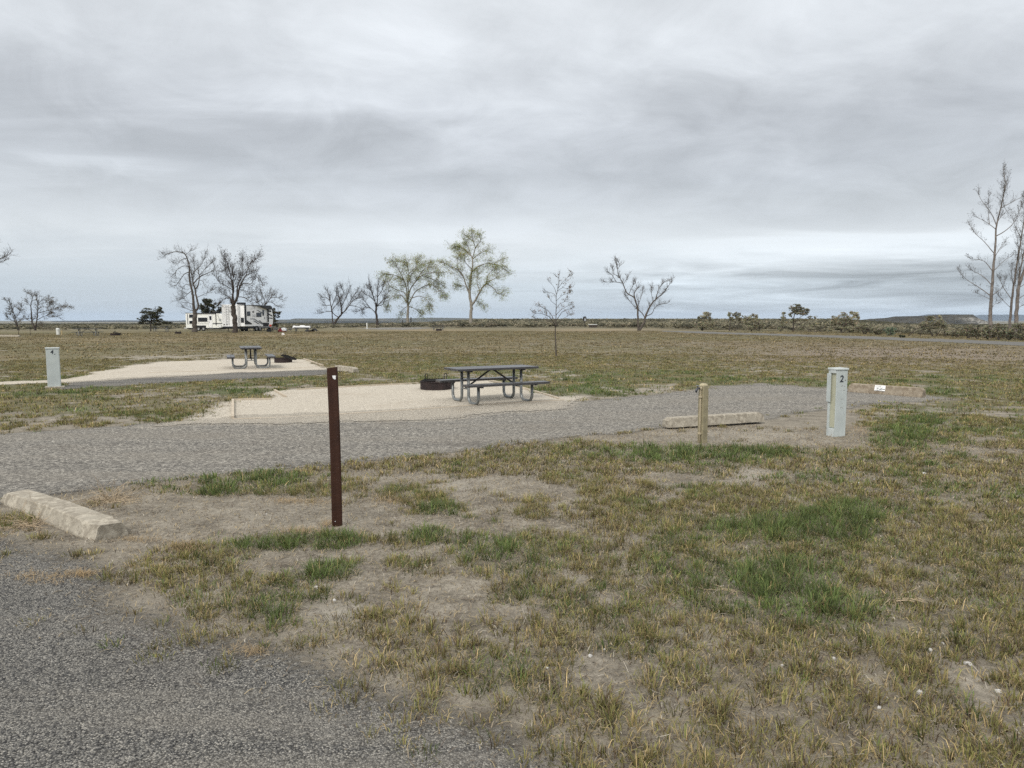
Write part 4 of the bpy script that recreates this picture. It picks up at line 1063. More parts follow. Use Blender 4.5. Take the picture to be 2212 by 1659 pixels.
def tree(name, label, zf, d, trunk, limbs, bark, twig, px_m=None, twigs=13.3, tl=1.0, tr=.026, up=.25, droop=0.0, leaf=None, spread=.5, seed=1, sub=3, grp=None, start=.25, cat='tree', trunk_name='trunk', depth=.45, tsides=3):
    """trunk / limbs: polylines of zoom pixels traced from the photo with end widths in zoom pixels; depth is added so the crown has a body"""
    rg = random.Random(seed)
    zp = lambda q: P(*zf(q), d)
    s = (zp((1, 0))-zp((0, 0))).length           # metres per zoom pixel
    base = zp(trunk[0][0][0]); gz = tz(base.x, d)
    shift = gz-base.z-.05
    lines = []                                     # (points, radii)
    def limb(px, w0, w1, is_trunk):
        pts = [zp(q)+Vector((0, 0, 0)) for q in px]
        if lines and not is_trunk or (lines and is_trunk):
            best = None
            for L, rr in lines:
                for p, r_ in zip(L, rr):
                    e = math.hypot(p.x-pts[0].x, p.z-pts[0].z)
                    if best is None or e < best[0]: best = (e, p, r_)
            y0 = best[1].y
            if best[0] < s*45: pts[0] = Vector((best[1].x, y0, best[1].z))
        else: y0 = d
        run = 0; k = 0.0 if is_trunk else rg.choice((-1, 1))*rg.uniform(.35, 1.0)*depth
        prev = pts[0]; out = []
        for i, p in enumerate(pts):
            run += math.hypot(p.x-prev.x, p.z-prev.z); prev = p.copy()
            out.append(Vector((p.x, y0+k*run, p.z)))
        n = max(6, int(len(px)*4)); sm = smooth_line(out, n)
        rad = [max(tr*1.1, (w0+(w1-w0)*(i/(n-1))**.8)*s/2) for i in range(n)]
        wob = [Vector((rg.gauss(0, .12), rg.gauss(0, .12), rg.gauss(0, .06)))*r_ for r_ in rad]
        sm = [p+w for p, w in zip(sm, wob)]
        lines.append((sm, rad))
    for tpx, w0, w1 in trunk: limb(tpx, w0, w1, True)
    for lpx, w0, w1 in limbs: limb(lpx, w0, w1, False)
    root = empty(name, (base.x, d, gz), 0, label, cat, grp)
    off = Vector((base.x, d, gz))
    tb = MB()
    for k, (L, rr) in enumerate(lines):
        LL = [p-off for p in L]
        if k == 0: LL[0] = LL[0]+Vector((0, 0, min(0, shift)-.1)); rr = [rr[0]*1.35]+[rr[1]*1.08]+list(rr[2:])
        tb.tube(LL, rr, 8 if rr[0] > .08 else 5)
    tb.build(trunk_name, bark, root, smooth=True)
    wb = MB(); lv = Leaves(); nl = 0
    def twigf(p, dv, L, r, lvl):
        n = 4 if lvl == 0 else 3; pts = [p]; dd = dv.normalized()
        for i in range(n):
            dd = (dd+Vector((rg.gauss(0, .25), rg.gauss(0, .25), rg.gauss(0, .22)+up-droop*(i+1)*.5))*.55).normalized()
            pts.append(pts[-1]+dd*L/n)
        rad = [r*(1-.72*i/n) for i in range(n+1)]
        wb.tube([q-off for q in pts], rad, tsides, False)
        if lvl < 2:
            for k in range(sub if lvl == 0 else max(1, sub-1)):
                t = rg.uniform(.25, 1.0)*n; i = min(n-1, int(t)); q = pts[i].lerp(pts[i+1], t-i)
                nd = (dd+Vector((rg.gauss(0, .7), rg.gauss(0, .7), rg.gauss(0, .5)))).normalized()
                twigf(q, nd, L*rg.uniform(.4, .7), r*.68, lvl+1)
        if leaf and lvl >= leaf.get('lvl', 1):
            for q in pts[1:]:
                if rg.random() < leaf['p'](q-off, rg):
                    for _ in range(leaf.get('n', 2)):
                        j = leaf.get('j', .15)
                        lv.add(q-off+Vector((rg.gauss(0, j), rg.gauss(0, j), rg.gauss(0, j))), leaf['s']*rg.uniform(.6, 1.3), leaf['c'](rg))
    for k, (L, rr) in enumerate(lines):
        tot = sum((a-c).length for a, c in zip(L, L[1:]))
        st = start if k else .62
        cnt = int(tot*(1-st)*twigs)
        n = len(L)
        for _ in range(cnt):
            t = (st+(1-st)*rg.random()**.75)*(n-1); i = min(n-2, int(t)); p = L[i].lerp(L[i+1], t-i)
            dv = (L[i+1]-L[i]).normalized(); q = Vector((rg.gauss(0, 1), rg.gauss(0, 1), rg.gauss(0, .8))); q = (q-dv*q.dot(dv)).normalized()
            f = t/(n-1)
            twigf(p, dv*(.35+.6*f)+q*(.9-.4*f), tl*rg.uniform(.5, 1.25)*(1.15-.45*f), tr, 0)
        for _ in range(4): twigf(L[-1], (L[-1]-L[-2]).normalized()+Vector((rg.gauss(0, .35), rg.gauss(0, .35), rg.gauss(0, .3))), tl*rg.uniform(.5, 1.0), tr, 0)
    cr = wb.build('crown', twig, root)
    if lv.p: lv.build('leaves', root, seed)
    return root

GT_ = 'bare trees around the camp loop'
lf_green = lambda top: dict(lvl=1, n=3, j=.26, s=.095, p=lambda q, rg: .50, c=lambda rg: tuple(x*rg.uniform(.75, 1.3) for x in ((.33, .35, .075) if rg.random() < top else (.25, .24, .10))))
A = ZA
tree('bare_tree', 'tall bare tree with its top bent left in front of the cream trailer', A, 98,
     [([(655, 1392), (660, 1280), (663, 1180), (662, 1090)], 78, 62), ([(660, 1110), (640, 950), (632, 830), (600, 700), (580, 560), (585, 450), (560, 340), (520, 250), (470, 222), (370, 210), (260, 240), (220, 265)], 46, 7), ([(672, 1100), (710, 1040), (705, 950), (680, 850), (665, 760), (640, 690), (625, 590), (600, 480)], 36, 12)],
     [([(670, 770), (705, 700), (710, 580), (690, 500), (680, 420)], 22, 6), ([(650, 690), (700, 590), (770, 540), (870, 490), (1000, 480)], 20, 5), ([(580, 430), (480, 420), (390, 470), (330, 540)], 13, 4), ([(575, 515), (500, 540), (430, 620), (370, 690), (310, 712)], 15, 4),
      ([(535, 305), (430, 330), (370, 380), (310, 370)], 12, 4), ([(612, 790), (530, 840), (470, 890), (380, 915)], 12, 4), ([(622, 1000), (560, 960), (480, 900)], 10, 4), ([(645, 1090), (560, 1065), (480, 1030)], 10, 4), ([(640, 565), (700, 470), (780, 400), (830, 290)], 14, 4),
      ([(692, 560), (740, 520), (800, 430), (850, 380)], 12, 4), ([(704, 890), (780, 840), (880, 790)], 10, 4), ([(710, 620), (770, 640), (800, 690)], 10, 4), ([(625, 620), (640, 480), (620, 380), (600, 330)], 12, 4), ([(870, 492), (920, 440), (900, 380)], 8, 4), ([(520, 250), (560, 220), (580, 200)], 8, 4), ([(600, 700), (520, 690), (450, 740)], 9, 4)],
     M['bark_grey'], M['twig_grey'], twigs=6.8, tl=1.25, tr=.018, seed=3, grp=GT_)
tree('bare_tree', 'bare tree with clinging dark seed clusters and several upright limbs before the white trailer', A, 93,
     [([(1262, 1402), (1256, 1300), (1245, 1180), (1230, 1080), (1222, 1010)], 80, 66)],
     [([(1225, 1040), (1190, 960), (1160, 900), (1090, 850), (1010, 810)], 34, 6), ([(1215, 1010), (1205, 880), (1215, 760), (1195, 650), (1188, 560), (1170, 480)], 36, 8), ([(1230, 1000), (1240, 760), (1232, 620), (1220, 500), (1200, 420), (1160, 330)], 34, 6),
      ([(1250, 1000), (1300, 880), (1330, 770), (1370, 690), (1440, 580), (1520, 540)], 46, 8), ([(1270, 900), (1270, 700), (1310, 560), (1300, 430), (1280, 330)], 28, 5), ([(1370, 690), (1440, 680), (1530, 690), (1575, 640)], 16, 5), ([(1450, 570), (1470, 480), (1500, 390), (1590, 320)], 10, 3),
      ([(1300, 890), (1380, 880), (1470, 910), (1560, 960), (1610, 970)], 16, 4), ([(1240, 760), (1160, 720), (1090, 680), (1060, 620)], 14, 4), ([(1310, 560), (1380, 480), (1400, 400)], 12, 4), ([(1500, 600), (1620, 590), (1690, 640)], 8, 3), ([(1340, 760), (1420, 790), (1520, 800)], 10, 4),
      ([(1160, 890), (1080, 900), (1040, 960)], 10, 4), ([(1195, 640), (1130, 560), (1110, 460), (1130, 380)], 12, 4)],
     M['bark_dark'], M['twig_dark'], twigs=8.0, tl=1.35, tr=.018, seed=5, grp=GT_,
     leaf=dict(lvl=1, n=2, j=.16, s=.062, p=lambda q, rg: .24, c=lambda rg: tuple(x*rg.uniform(.6, 1.4) for x in (.075, .055, .045))))
tree('bare_tree', 'small bare tree with arching twigs rising behind the front of the white trailer', A, 124,
     [([(1640, 1375), (1650, 1200), (1668, 1050), (1690, 1000)], 34, 24)],
     [([(1690, 1000), (1740, 950), (1800, 880), (1840, 850)], 18, 5), ([(1790, 900), (1860, 885), (1930, 910)], 10, 4), ([(1695, 990), (1690, 900), (1665, 860), (1655, 810)], 13, 4), ([(1740, 950), (1800, 960), (1860, 1010)], 9, 4), ([(1690, 990), (1730, 890), (1740, 830)], 10, 4), ([(1670, 1050), (1610, 980), (1590, 930)], 9, 4)],
     M['bark_dark'], M['twig_grey'], twigs=8.5, tl=1.3, tr=.022, seed=6, grp=GT_)
Dz = ZD
tree('bare_tree', 'low bare tree with two crossing stems right of the cloth covered table', Dz, 165,
     [([(325, 1004), (320, 930), (312, 850), (300, 770), (285, 700), (268, 650)], 15, 5), ([(340, 1004), (350, 950), (382, 908), (410, 870), (405, 800), (385, 720), (370, 650)], 24, 6)],
     [([(312, 852), (280, 850), (220, 862)], 8, 3), ([(410, 880), (460, 830), (500, 780), (540, 740), (600, 720)], 13, 4), ([(372, 905), (340, 880), (320, 840), (370, 780), (400, 750)], 9, 4), ([(500, 790), (550, 800), (600, 820), (612, 850)], 8, 3), ([(420, 800), (450, 700), (472, 625)], 9, 3), ([(310, 820), (330, 740), (350, 670)], 9, 3),
      ([(295, 740), (250, 710), (205, 708)], 8, 3), ([(440, 850), (500, 720), (540, 650)], 8, 3), ([(300, 780), (250, 790), (230, 770)], 7, 3), ([(390, 740), (430, 670), (420, 620)], 8, 3), ([(560, 735), (590, 690)], 6, 3)],
     M['bark_dark'], M['twig_dark'], twigs=6.5, tl=1.7, tr=.028, seed=7, grp=GT_)
tree('bare_tree', 'small bare tree with a dark trunk left of the spreading green tree', Dz, 168,
     [([(762, 1000), (757, 930), (746, 850), (750, 800)], 28, 18)],
     [([(747, 860), (700, 820), (650, 810), (600, 840), (580, 850)], 9, 3), ([(750, 810), (740, 740), (720, 660), (700, 585)], 12, 3), ([(750, 800), (760, 720), (755, 640), (760, 565)], 12, 3), ([(755, 800), (800, 760), (830, 720), (860, 680)], 9, 3), ([(745, 750), (700, 710), (650, 680)], 9, 3), ([(758, 800), (810, 780), (825, 735)], 8, 3), ([(740, 740), (690, 640), (660, 620)], 8, 3), ([(757, 700), (800, 640), (815, 590)], 8, 3), ([(700, 820), (660, 770), (640, 740)], 7, 3)],
     M['bark_dark'], M['twig_dark'], twigs=7.2, tl=1.7, tr=.028, seed=8, grp=GT_)
tree('leafing_tree', 'broad spreading tree with pale new leaves and a dome shaped crown', Dz, 172,
     [([(1060, 998), (1060, 900), (1062, 820), (1057, 745)], 30, 20)],
     [([(1057, 790), (1055, 680), (1050, 600), (1020, 540), (950, 500), (860, 490)], 16, 4), ([(1062, 760), (1075, 650), (1070, 560), (1090, 480), (1080, 390)], 14, 4), ([(1070, 760), (1090, 640), (1150, 560), (1200, 510), (1300, 480), (1400, 482)], 15, 4), ([(1065, 790), (1130, 670), (1200, 620), (1300, 590), (1370, 640), (1420, 680)], 14, 4),
      ([(1056, 780), (1010, 700), (960, 690), (900, 720), (880, 790)], 12, 4), ([(1050, 700), (1020, 660), (960, 640), (880, 600), (860, 575)], 10, 4), ([(1085, 490), (1150, 420), (1170, 350)], 9, 3), ([(1075, 580), (1120, 470), (1190, 400), (1260, 375)], 10, 3), ([(1045, 590), (1000, 470), (950, 385)], 10, 3), ([(1090, 720), (1180, 700), (1260, 740), (1285, 800)], 9, 3),
      ([(1065, 800), (1120, 820), (1170, 862)], 8, 3), ([(1055, 800), (1020, 820), (1000, 840)], 7, 3), ([(1220, 505), (1320, 540), (1380, 580)], 8, 3), ([(1080, 420), (1030, 380), (1010, 370)], 8, 3), ([(1150, 560), (1240, 440), (1330, 420)], 9, 3)],
     M['bark_pale'], M['twig_grey'], twigs=5.7, tl=2.1, tr=.024, up=.08, droop=.18, seed=9, grp='trees with new pale leaves', leaf=lf_green(.45))
tree('leafing_tree', 'tallest leafing tree with a tall pale trunk and one drooping right limb', Dz, 172,
     [([(1678, 1006), (1680, 900), (1683, 800), (1668, 680), (1670, 580), (1685, 480)], 36, 20)],
     [([(1685, 490), (1695, 400), (1690, 320), (1650, 270), (1600, 220), (1560, 210)], 20, 4), ([(1690, 320), (1720, 230), (1700, 150), (1690, 100)], 11, 4), ([(1686, 810), (1730, 730), (1770, 660), (1800, 610), (1835, 580)], 22, 14), ([(1830, 580), (1850, 500), (1900, 440)], 10, 4), ([(1695, 460), (1740, 410), (1820, 375), (1900, 375), (1960, 390), (2020, 430)], 13, 4),
      ([(1668, 690), (1630, 580), (1600, 490), (1550, 440), (1480, 410), (1420, 380)], 16, 4), ([(1610, 520), (1570, 460), (1550, 380), (1560, 330)], 10, 4), ([(1835, 585), (1900, 620), (1950, 680), (1980, 672)], 9, 4), ([(1695, 340), (1760, 280), (1830, 250)], 9, 4), ([(1650, 275), (1580, 215), (1520, 200)], 9, 4), ([(1690, 430), (1630, 370), (1620, 320)], 9, 4),
      ([(1900, 377), (1940, 350), (1970, 330)], 7, 3), ([(1668, 650), (1620, 600), (1560, 600)], 8, 4), ([(1775, 660), (1740, 560), (1760, 480)], 9, 4), ([(1840, 560), (1930, 520), (1940, 480)], 9, 4), ([(1720, 230), (1770, 150), (1760, 110)], 8, 3), ([(1700, 160), (1650, 120)], 7, 3), ([(1690, 320), (1640, 190), (1630, 150)], 8, 3), ([(1690, 800), (1720, 740), (1770, 770)], 5, 3)],
     M['bark_pale'], M['twig_grey'], twigs=5.5, tl=2.1, tr=.024, up=.12, droop=.15, seed=10, grp='trees with new pale leaves', leaf=lf_green(.6))
E_ = ZE
tree('young_tree', 'slender young tree holding a few brown leaves on the open lawn', E_, 32.8,
     [([(625, 1190), (617, 1080), (615, 1000), (611, 930), (613, 860), (618, 750), (622, 600), (622, 520), (640, 420), (652, 315)], 20, 3)],
     [([(612, 860), (590, 800), (540, 740), (470, 710), (390, 700)], 12, 3), ([(615, 800), (560, 700), (490, 640), (450, 620)], 9, 3), ([(620, 790), (660, 730), (700, 680), (790, 650)], 10, 3), ([(620, 650), (660, 600), (720, 570)], 7, 2), ([(622, 520), (590, 480), (520, 460)], 7, 2), ([(628, 490), (600, 410), (550, 350)], 7, 2),
      ([(640, 420), (690, 360), (745, 305)], 7, 2), ([(622, 600), (570, 570), (550, 540)], 6, 2), ([(619, 720), (680, 660), (770, 610)], 7, 2), ([(638, 450), (690, 420), (730, 430)], 6, 2), ([(623, 560), (690, 500), (730, 490)], 6, 2), ([(655, 300), (630, 300)], 4, 2), ([(613, 840), (680, 770), (760, 720)], 8, 2), ([(590, 800), (480, 770), (420, 760)], 7, 2), ([(613, 830), (540, 780), (520, 700)], 7, 2)],
     M['bark_grey'], M['twig_grey'], twigs=6.5, tl=.34, tr=.0065, seed=12, sub=2, start=.3, depth=.8,
     leaf=dict(lvl=0, n=1, j=.03, s=.030, p=lambda q, rg: .75 if (q.z > 2.9 and q.x > .25) else (.30 if q.z < 2.8 else .08),
               c=lambda rg: tuple(x*rg.uniform(.7, 1.3) for x in ((.23, .125, .045) if rg.random() < .5 else (.115, .10, .07)))))
tree('bare_tree', 'dead looking forked tree with two crooked stems forming a wide Y', E_, 109,
     [([(1535, 895), (1525, 780), (1520, 640), (1495, 560), (1480, 520), (1420, 490), (1390, 450), (1370, 400), (1350, 350), (1310, 280), (1300, 220), (1280, 130)], 26, 4), ([(1572, 895), (1590, 810), (1605, 750), (1640, 660), (1690, 580), (1730, 540), (1800, 480), (1810, 470)], 32, 8)],
     [([(1347, 365), (1270, 355), (1160, 355)], 9, 3), ([(1282, 350), (1230, 280), (1185, 245)], 8, 3), ([(1500, 580), (1490, 480), (1530, 420)], 18, 7), ([(1520, 650), (1535, 580), (1530, 560)], 12, 6), ([(1512, 640), (1460, 600), (1400, 530), (1370, 500)], 8, 3), ([(1718, 550), (1740, 490), (1770, 420), (1795, 385)], 14, 4), ([(1605, 750), (1570, 690), (1530, 655)], 12, 8),
      ([(1618, 745), (1680, 700), (1700, 650), (1750, 605), (1830, 590)], 11, 3), ([(1808, 472), (1850, 420), (1900, 355)], 9, 3), ([(1785, 410), (1830, 350), (1860, 340)], 7, 3), ([(1300, 220), (1330, 160), (1320, 140)], 6, 3), ([(1310, 290), (1260, 260), (1250, 200)], 6, 3), ([(1530, 425), (1510, 360)], 6, 3), ([(1360, 380), (1400, 320), (1410, 300)], 7, 3), ([(1420, 490), (1450, 420), (1470, 380)], 7, 3), ([(1700, 570), (1680, 470), (1690, 420)], 7, 3), ([(1530, 600), (1570, 500), (1590, 440)], 6, 3)],
     M['bark_grey'], M['twig_grey'], twigs=8.7, tl=.95, tr=.020, seed=13, grp=GT_, start=.35)
Gz = ZG
seedleaf = dict(lvl=1, n=1, j=.06, s=.042, p=lambda q, rg: .13, c=lambda rg: tuple(x*rg.uniform(.6, 1.3) for x in (.07, .058, .05)))
tree('bare_poplar', 'tall bare poplar with a straight trunk standing left of its neighbours by the road', Gz, 64,
     [([(1366, 1530), (1375, 1300), (1385, 1150), (1395, 1000), (1405, 880), (1415, 760), (1420, 650), (1440, 550), (1470, 430), (1493, 310), (1490, 220), (1478, 160)], 34, 3)],
     [([(1385, 1200), (1310, 1140), (1240, 1075), (1215, 1040), (1195, 1000)], 9, 2), ([(1390, 1130), (1330, 1050), (1240, 990)], 8, 2), ([(1397, 1000), (1330, 920), (1240, 900)], 8, 2), ([(1407, 850), (1340, 760), (1280, 690), (1240, 615)], 8, 2), ([(1420, 650), (1360, 600), (1290, 550)], 7, 2), ([(1425, 620), (1390, 520), (1330, 420), (1308, 360)], 8, 2), ([(1440, 560), (1435, 400), (1435, 290), (1430, 250)], 9, 2),
      ([(1470, 440), (1520, 330), (1550, 265), (1562, 200)], 8, 2), ([(1460, 470), (1530, 440), (1620, 385)], 7, 2), ([(1420, 730), (1480, 670), (1530, 600), (1550, 480)], 9, 2), ([(1412, 880), (1470, 820), (1535, 765)], 7, 2), ([(1390, 1210), (1450, 1150), (1478, 1080)], 7, 2), ([(1400, 1000), (1460, 930), (1510, 890)], 6, 2), ([(1380, 1240), (1320, 1210), (1280, 1190)], 5, 2), ([(1385, 600), (1380, 480), (1400, 380)], 6, 2), ([(1480, 400), (1500, 470), (1540, 520)], 5, 2),
      ([(1375, 1330), (1430, 1280), (1470, 1270)], 4, 2), ([(1430, 600), (1490, 540), (1550, 500)], 6, 2), ([(1430, 300), (1400, 360)], 4, 2)],
     M['bark_poplar'], M['twig_grey'], twigs=7.6, tl=.68, tr=.0075, seed=14, grp='bare poplars by the road', leaf=seedleaf, up=.35)
tree('bare_poplar', 'slim bare poplar leaning right, middle one of the roadside poplars', Gz, 66,
     [([(1530, 1530), (1545, 1300), (1562, 1150), (1585, 1000), (1600, 900), (1630, 720), (1655, 560), (1680, 400)], 24, 5)],
     [([(1550, 1250), (1510, 1150), (1490, 1060)], 7, 2), ([(1560, 1150), (1530, 1050), (1510, 980)], 7, 2), ([(1600, 900), (1570, 800), (1520, 700)], 7, 2), ([(1625, 740), (1600, 640), (1595, 580)], 6, 2), ([(1590, 980), (1640, 900), (1690, 860)], 7, 2), ([(1545, 1300), (1490, 1240), (1455, 1180)], 5, 2), ([(1640, 640), (1690, 560), (1700, 480)], 6, 2), ([(1655, 560), (1630, 450), (1615, 400)], 5, 2)],
     M['bark_poplar'], M['twig_grey'], twigs=9.5, tl=.8, tr=.0075, seed=15, grp='bare poplars by the road', leaf=seedleaf, up=.35)
tree('bare_poplar', 'thick bare poplar at the right picture edge, rightmost of the roadside poplars', Gz, 63,
     [([(1582, 1540), (1592, 1300), (1605, 1150), (1640, 1030), (1680, 930), (1720, 780), (1740, 560), (1750, 380)], 36, 5), ([(1600, 1200), (1610, 1050), (1640, 900), (1665, 760)], 20, 5)],
     [([(1595, 1250), (1560, 1100), (1545, 1000)], 7, 2), ([(1610, 1150), (1670, 1100), (1720, 1080)], 7, 2), ([(1600, 1230), (1650, 1200), (1720, 1180)], 7, 2), ([(1612, 1050), (1580, 950), (1560, 900)], 7, 2), ([(1640, 900), (1610, 820), (1600, 760)], 6, 2), ([(1595, 1330), (1640, 1290), (1690, 1280)], 5, 2)],
     M['bark_poplar'], M['twig_grey'], twigs=9.5, tl=.8, tr=.0075, seed=16, grp='bare poplars by the road', leaf=seedleaf, up=.35)
Lz = ZL
tree('bare_tree', 'small bare tree with dark forked base, left one of the far left pair', Lz, 122,
     [([(235, 690), (215, 640), (195, 600), (180, 560)], 26, 10)],
     [([(225, 660), (232, 600), (228, 480), (220, 330), (205, 325)], 12, 3), ([(230, 600), (290, 550), (370, 555)], 8, 3), ([(228, 490), (180, 420), (150, 430)], 7, 3), ([(185, 570), (150, 520), (120, 500)], 7, 3), ([(240, 560), (300, 470), (330, 410)], 7, 3), ([(228, 430), (260, 400), (280, 410)], 6, 3), ([(195, 600), (130, 560), (110, 540)], 6, 3)],
     M['bark_dark'], M['twig_grey'], twigs=8.5, tl=.9, tr=.022, seed=17, grp=GT_, leaf=dict(lvl=1, n=1, j=.1, s=.07, p=lambda q, rg: .2, c=lambda rg: (.14, .125, .095)))
tree('bare_tree', 'wind swept bare tree with long branches reaching right, right one of the far left pair', Lz, 118,
     [([(448, 694), (432, 645), (404, 590), (396, 470), (390, 370), (410, 280), (370, 238)], 24, 4), ([(445, 680), (465, 590), (475, 470), (478, 370), (455, 265)], 18, 4)],
     [([(472, 565), (560, 520), (690, 522)], 9, 3), ([(475, 490), (600, 440), (720, 400), (800, 405)], 9, 3), ([(478, 380), (560, 350), (630, 350)], 8, 3), ([(390, 400), (330, 350)], 6, 3), ([(475, 430), (560, 400), (640, 410), (690, 350)], 7, 3), ([(600, 440), (680, 440), (740, 430)], 7, 3), ([(400, 590), (350, 560), (300, 560)], 6, 3), ([(478, 380), (510, 320), (570, 300)], 6, 3), ([(440, 680), (500, 640), (560, 640)], 8, 3), ([(560, 520), (620, 500), (660, 490)], 6, 3)],
     M['bark_dark'], M['twig_grey'], twigs=8.7, tl=1.0, tr=.022, seed=18, grp=GT_, up=.1, leaf=dict(lvl=1, n=1, j=.1, s=.07, p=lambda q, rg: .25, c=lambda rg: (.17, .145, .10)))
I_ = Zm(0, 0, 1.8517)
tree('bare_tree', 'bare tree just off the left picture edge showing only its branch tips', I_, 84,
     [([(-62, 728), (-64, 680), (-60, 620), (-55, 570)], 11, 7)],
     [([(-60, 620), (-38, 580), (-20, 560), (-4, 551)], 5, 1.0), ([(-56, 580), (-34, 555), (-16, 540), (-6, 530)], 4, .8), ([(-58, 600), (-80, 560), (-100, 520)], 4, 1), ([(-56, 575), (-50, 520), (-40, 480)], 4, 1), ([(-35, 575), (-20, 566), (-8, 562)], 3, .8), ([(-55, 570), (-75, 510), (-70, 470)], 4, 1)],
     M['bark_grey'], M['twig_grey'], twigs=7.6, tl=1.1, tr=.022, seed=19, grp=GT_)

# ---------------------------------------------------------------- junipers and scrub
def clump_tree(name, label, zf, d, stems, clumps, col, cat, grp=None, bark='bark_dark', leaf_s=.14, dens=2.00, seed=1, flat=.2, depth=.8, twigs=True):
    """stems: [(polyline, w0, w1)]; clumps: ellipses (cx, cy, rx, ry) in zoom pixels filled with leaf sprays"""
    rg = random.Random(seed); zp = lambda q: P(*zf(q), d)
    s = (zp((1, 0))-zp((0, 0))).length
    b = zp(stems[0][0][0]); gz = tz(b.x, d); root = empty(name, (b.x, d, gz), 0, label, cat, grp)
    off = Vector((b.x, d, gz)); dz = gz-b.z
    tb = MB()
    for k, (px, w0, w1) in enumerate(stems):
        yo = 0 if k == 0 else rg.uniform(-.4, .4)*depth
        pts = [zp(q)-off+Vector((0, yo*min(1, i*.6), dz)) for i, q in enumerate(px)]
        pts[0] = pts[0]+Vector((0, 0, -.1))
        sm = smooth_line(pts, max(5, len(px)*3)); n = len(sm)
        tb.tube(sm, [max(.012, (w0+(w1-w0)*i/(n-1))*s/2) for i in range(n)], 6)
    tb.build('trunk', M[bark], root, smooth=True)
    lv = Leaves()
    for (cx, cy, rx, ry) in clumps:
        c = zp((cx, cy))-off+Vector((0, rg.uniform(-.5, .5)*rx*s*depth, dz)); RX, RZ = rx*s, ry*s
        vol = RX*RX*RZ; n = int(dens*.75*min(700, max(30, 42*RX*RZ/(leaf_s*leaf_s)*.22)))
        tone = rg.uniform(.72, 1.28)
        sub = [(Vector((rg.gauss(0, .5), rg.gauss(0, .5), rg.gauss(0, .5))), rg.uniform(.7, 1.3)) for _ in range(7)]
        for _ in range(n):
            k, tn = rg.choice(sub)
            q = k+Vector((rg.gauss(0, .24), rg.gauss(0, .24), rg.gauss(0, .24)))
            if q.length > 1.15: q = q*(1.1/q.length)
            lv.add(c+Vector((q.x*RX, q.y*RX*depth, q.z*RZ)), leaf_s*rg.uniform(.6, 1.3), tuple(x*tone*tn*rg.uniform(.8, 1.2) for x in col))
    lv.build('crown', root, seed, flat, .42)
    return root
JUN = (.066, .066, .034)
clump_tree('juniper', 'lone dark green juniper with layered flat branches left of the trailers', ZL, 103,
           [([(1905, 712), (1905, 640), (1915, 560), (1925, 480)], 18, 10), ([(1908, 600), (1980, 540), (2040, 520)], 8, 4), ([(1908, 600), (1840, 540), (1790, 520)], 8, 4)],
           [(1960, 430, 80, 35), (1880, 450, 70, 35), (1830, 480, 80, 28), (1990, 480, 90, 36), (1900, 510, 120, 40), (2020, 520, 70, 30), (1820, 540, 70, 30), (1790, 580, 60, 26), (1850, 590, 70, 28), (2030, 590, 80, 26), (2100, 600, 70, 26), (2150, 612, 40, 18), (1970, 560, 80, 30), (1990, 620, 70, 20), (1780, 615, 40, 16)],
           JUN, 'juniper', 'dark junipers', leaf_s=.16, dens=3.00, seed=31, flat=.45)
clump_tree('juniper', 'dark bushy juniper rising behind the roof of the cream trailer', ZA, 118,
           [([(845, 1345), (850, 1200), (850, 1050), (840, 950)], 20, 10)],
           [(830, 930, 60, 50), (880, 930, 50, 45), (800, 990, 55, 55), (870, 1000, 80, 55), (930, 1010, 30, 60), (790, 1060, 50, 50), (860, 1070, 90, 50), (760, 1030, 25, 50), (920, 1080, 40, 40), (830, 1120, 80, 40), (800, 900, 25, 30)],
           JUN, 'juniper', 'dark junipers', leaf_s=.17, dens=3.00, seed=32)
clump_tree('juniper', 'narrow dark juniper wedged between the two trailers', ZA, 120,
           [([(1030, 1345), (1030, 1150), (1035, 1000)], 16, 8)],
           [(1040, 1000, 35, 60), (1010, 1040, 35, 50), (1050, 1080, 40, 60), (1000, 1100, 40, 50), (970, 1085, 30, 20), (960, 970, 25, 14)],
           JUN, 'juniper', 'dark junipers', leaf_s=.17, dens=2.80, seed=33)
clump_tree('juniper', 'ragged juniper with a long side branch at the nose of the white trailer', ZA, 116,
           [([(1810, 1365), (1815, 1250), (1810, 1130), (1800, 1050)], 18, 8), ([(1815, 1160), (1880, 1130), (1940, 1110)], 7, 3), ([(1815, 1240), (1870, 1240), (1920, 1235)], 6, 3)],
           [(1830, 1130, 50, 40), (1880, 1115, 50, 24), (1925, 1108, 25, 14), (1850, 1170, 50, 25), (1890, 1170, 25, 20), (1830, 1080, 30, 30), (1850, 1235, 50, 20), (1820, 1200, 40, 40), (1850, 1290, 60, 40)],
           (.068, .062, .032), 'juniper', 'dark junipers', leaf_s=.15, dens=2.60, seed=34)
SAGE = (.30, .28, .19); SG = 'scrub trees along the paved road'
clump_tree('shrub_tree', 'rounded grey green shrub tree, first scrub tree right of the forked dead tree', ZF, 108,
           [([(300, 472), (310, 400), (330, 330)], 14, 6), ([(300, 468), (350, 420), (390, 380)], 9, 4), ([(300, 468), (270, 400), (250, 350)], 8, 4)],
           [(320, 300, 50, 32), (370, 310, 35, 40), (340, 350, 60, 34), (280, 340, 30, 30), (255, 330, 18, 14), (400, 350, 28, 24), (330, 400, 80, 30), (420, 400, 40, 30), (260, 410, 50, 30), (300, 440, 80, 24), (430, 440, 40, 20), (340, 275, 18, 16), (390, 290, 12, 16)],
           SAGE, 'shrub tree', SG, leaf_s=.11, dens=2.60, seed=41)
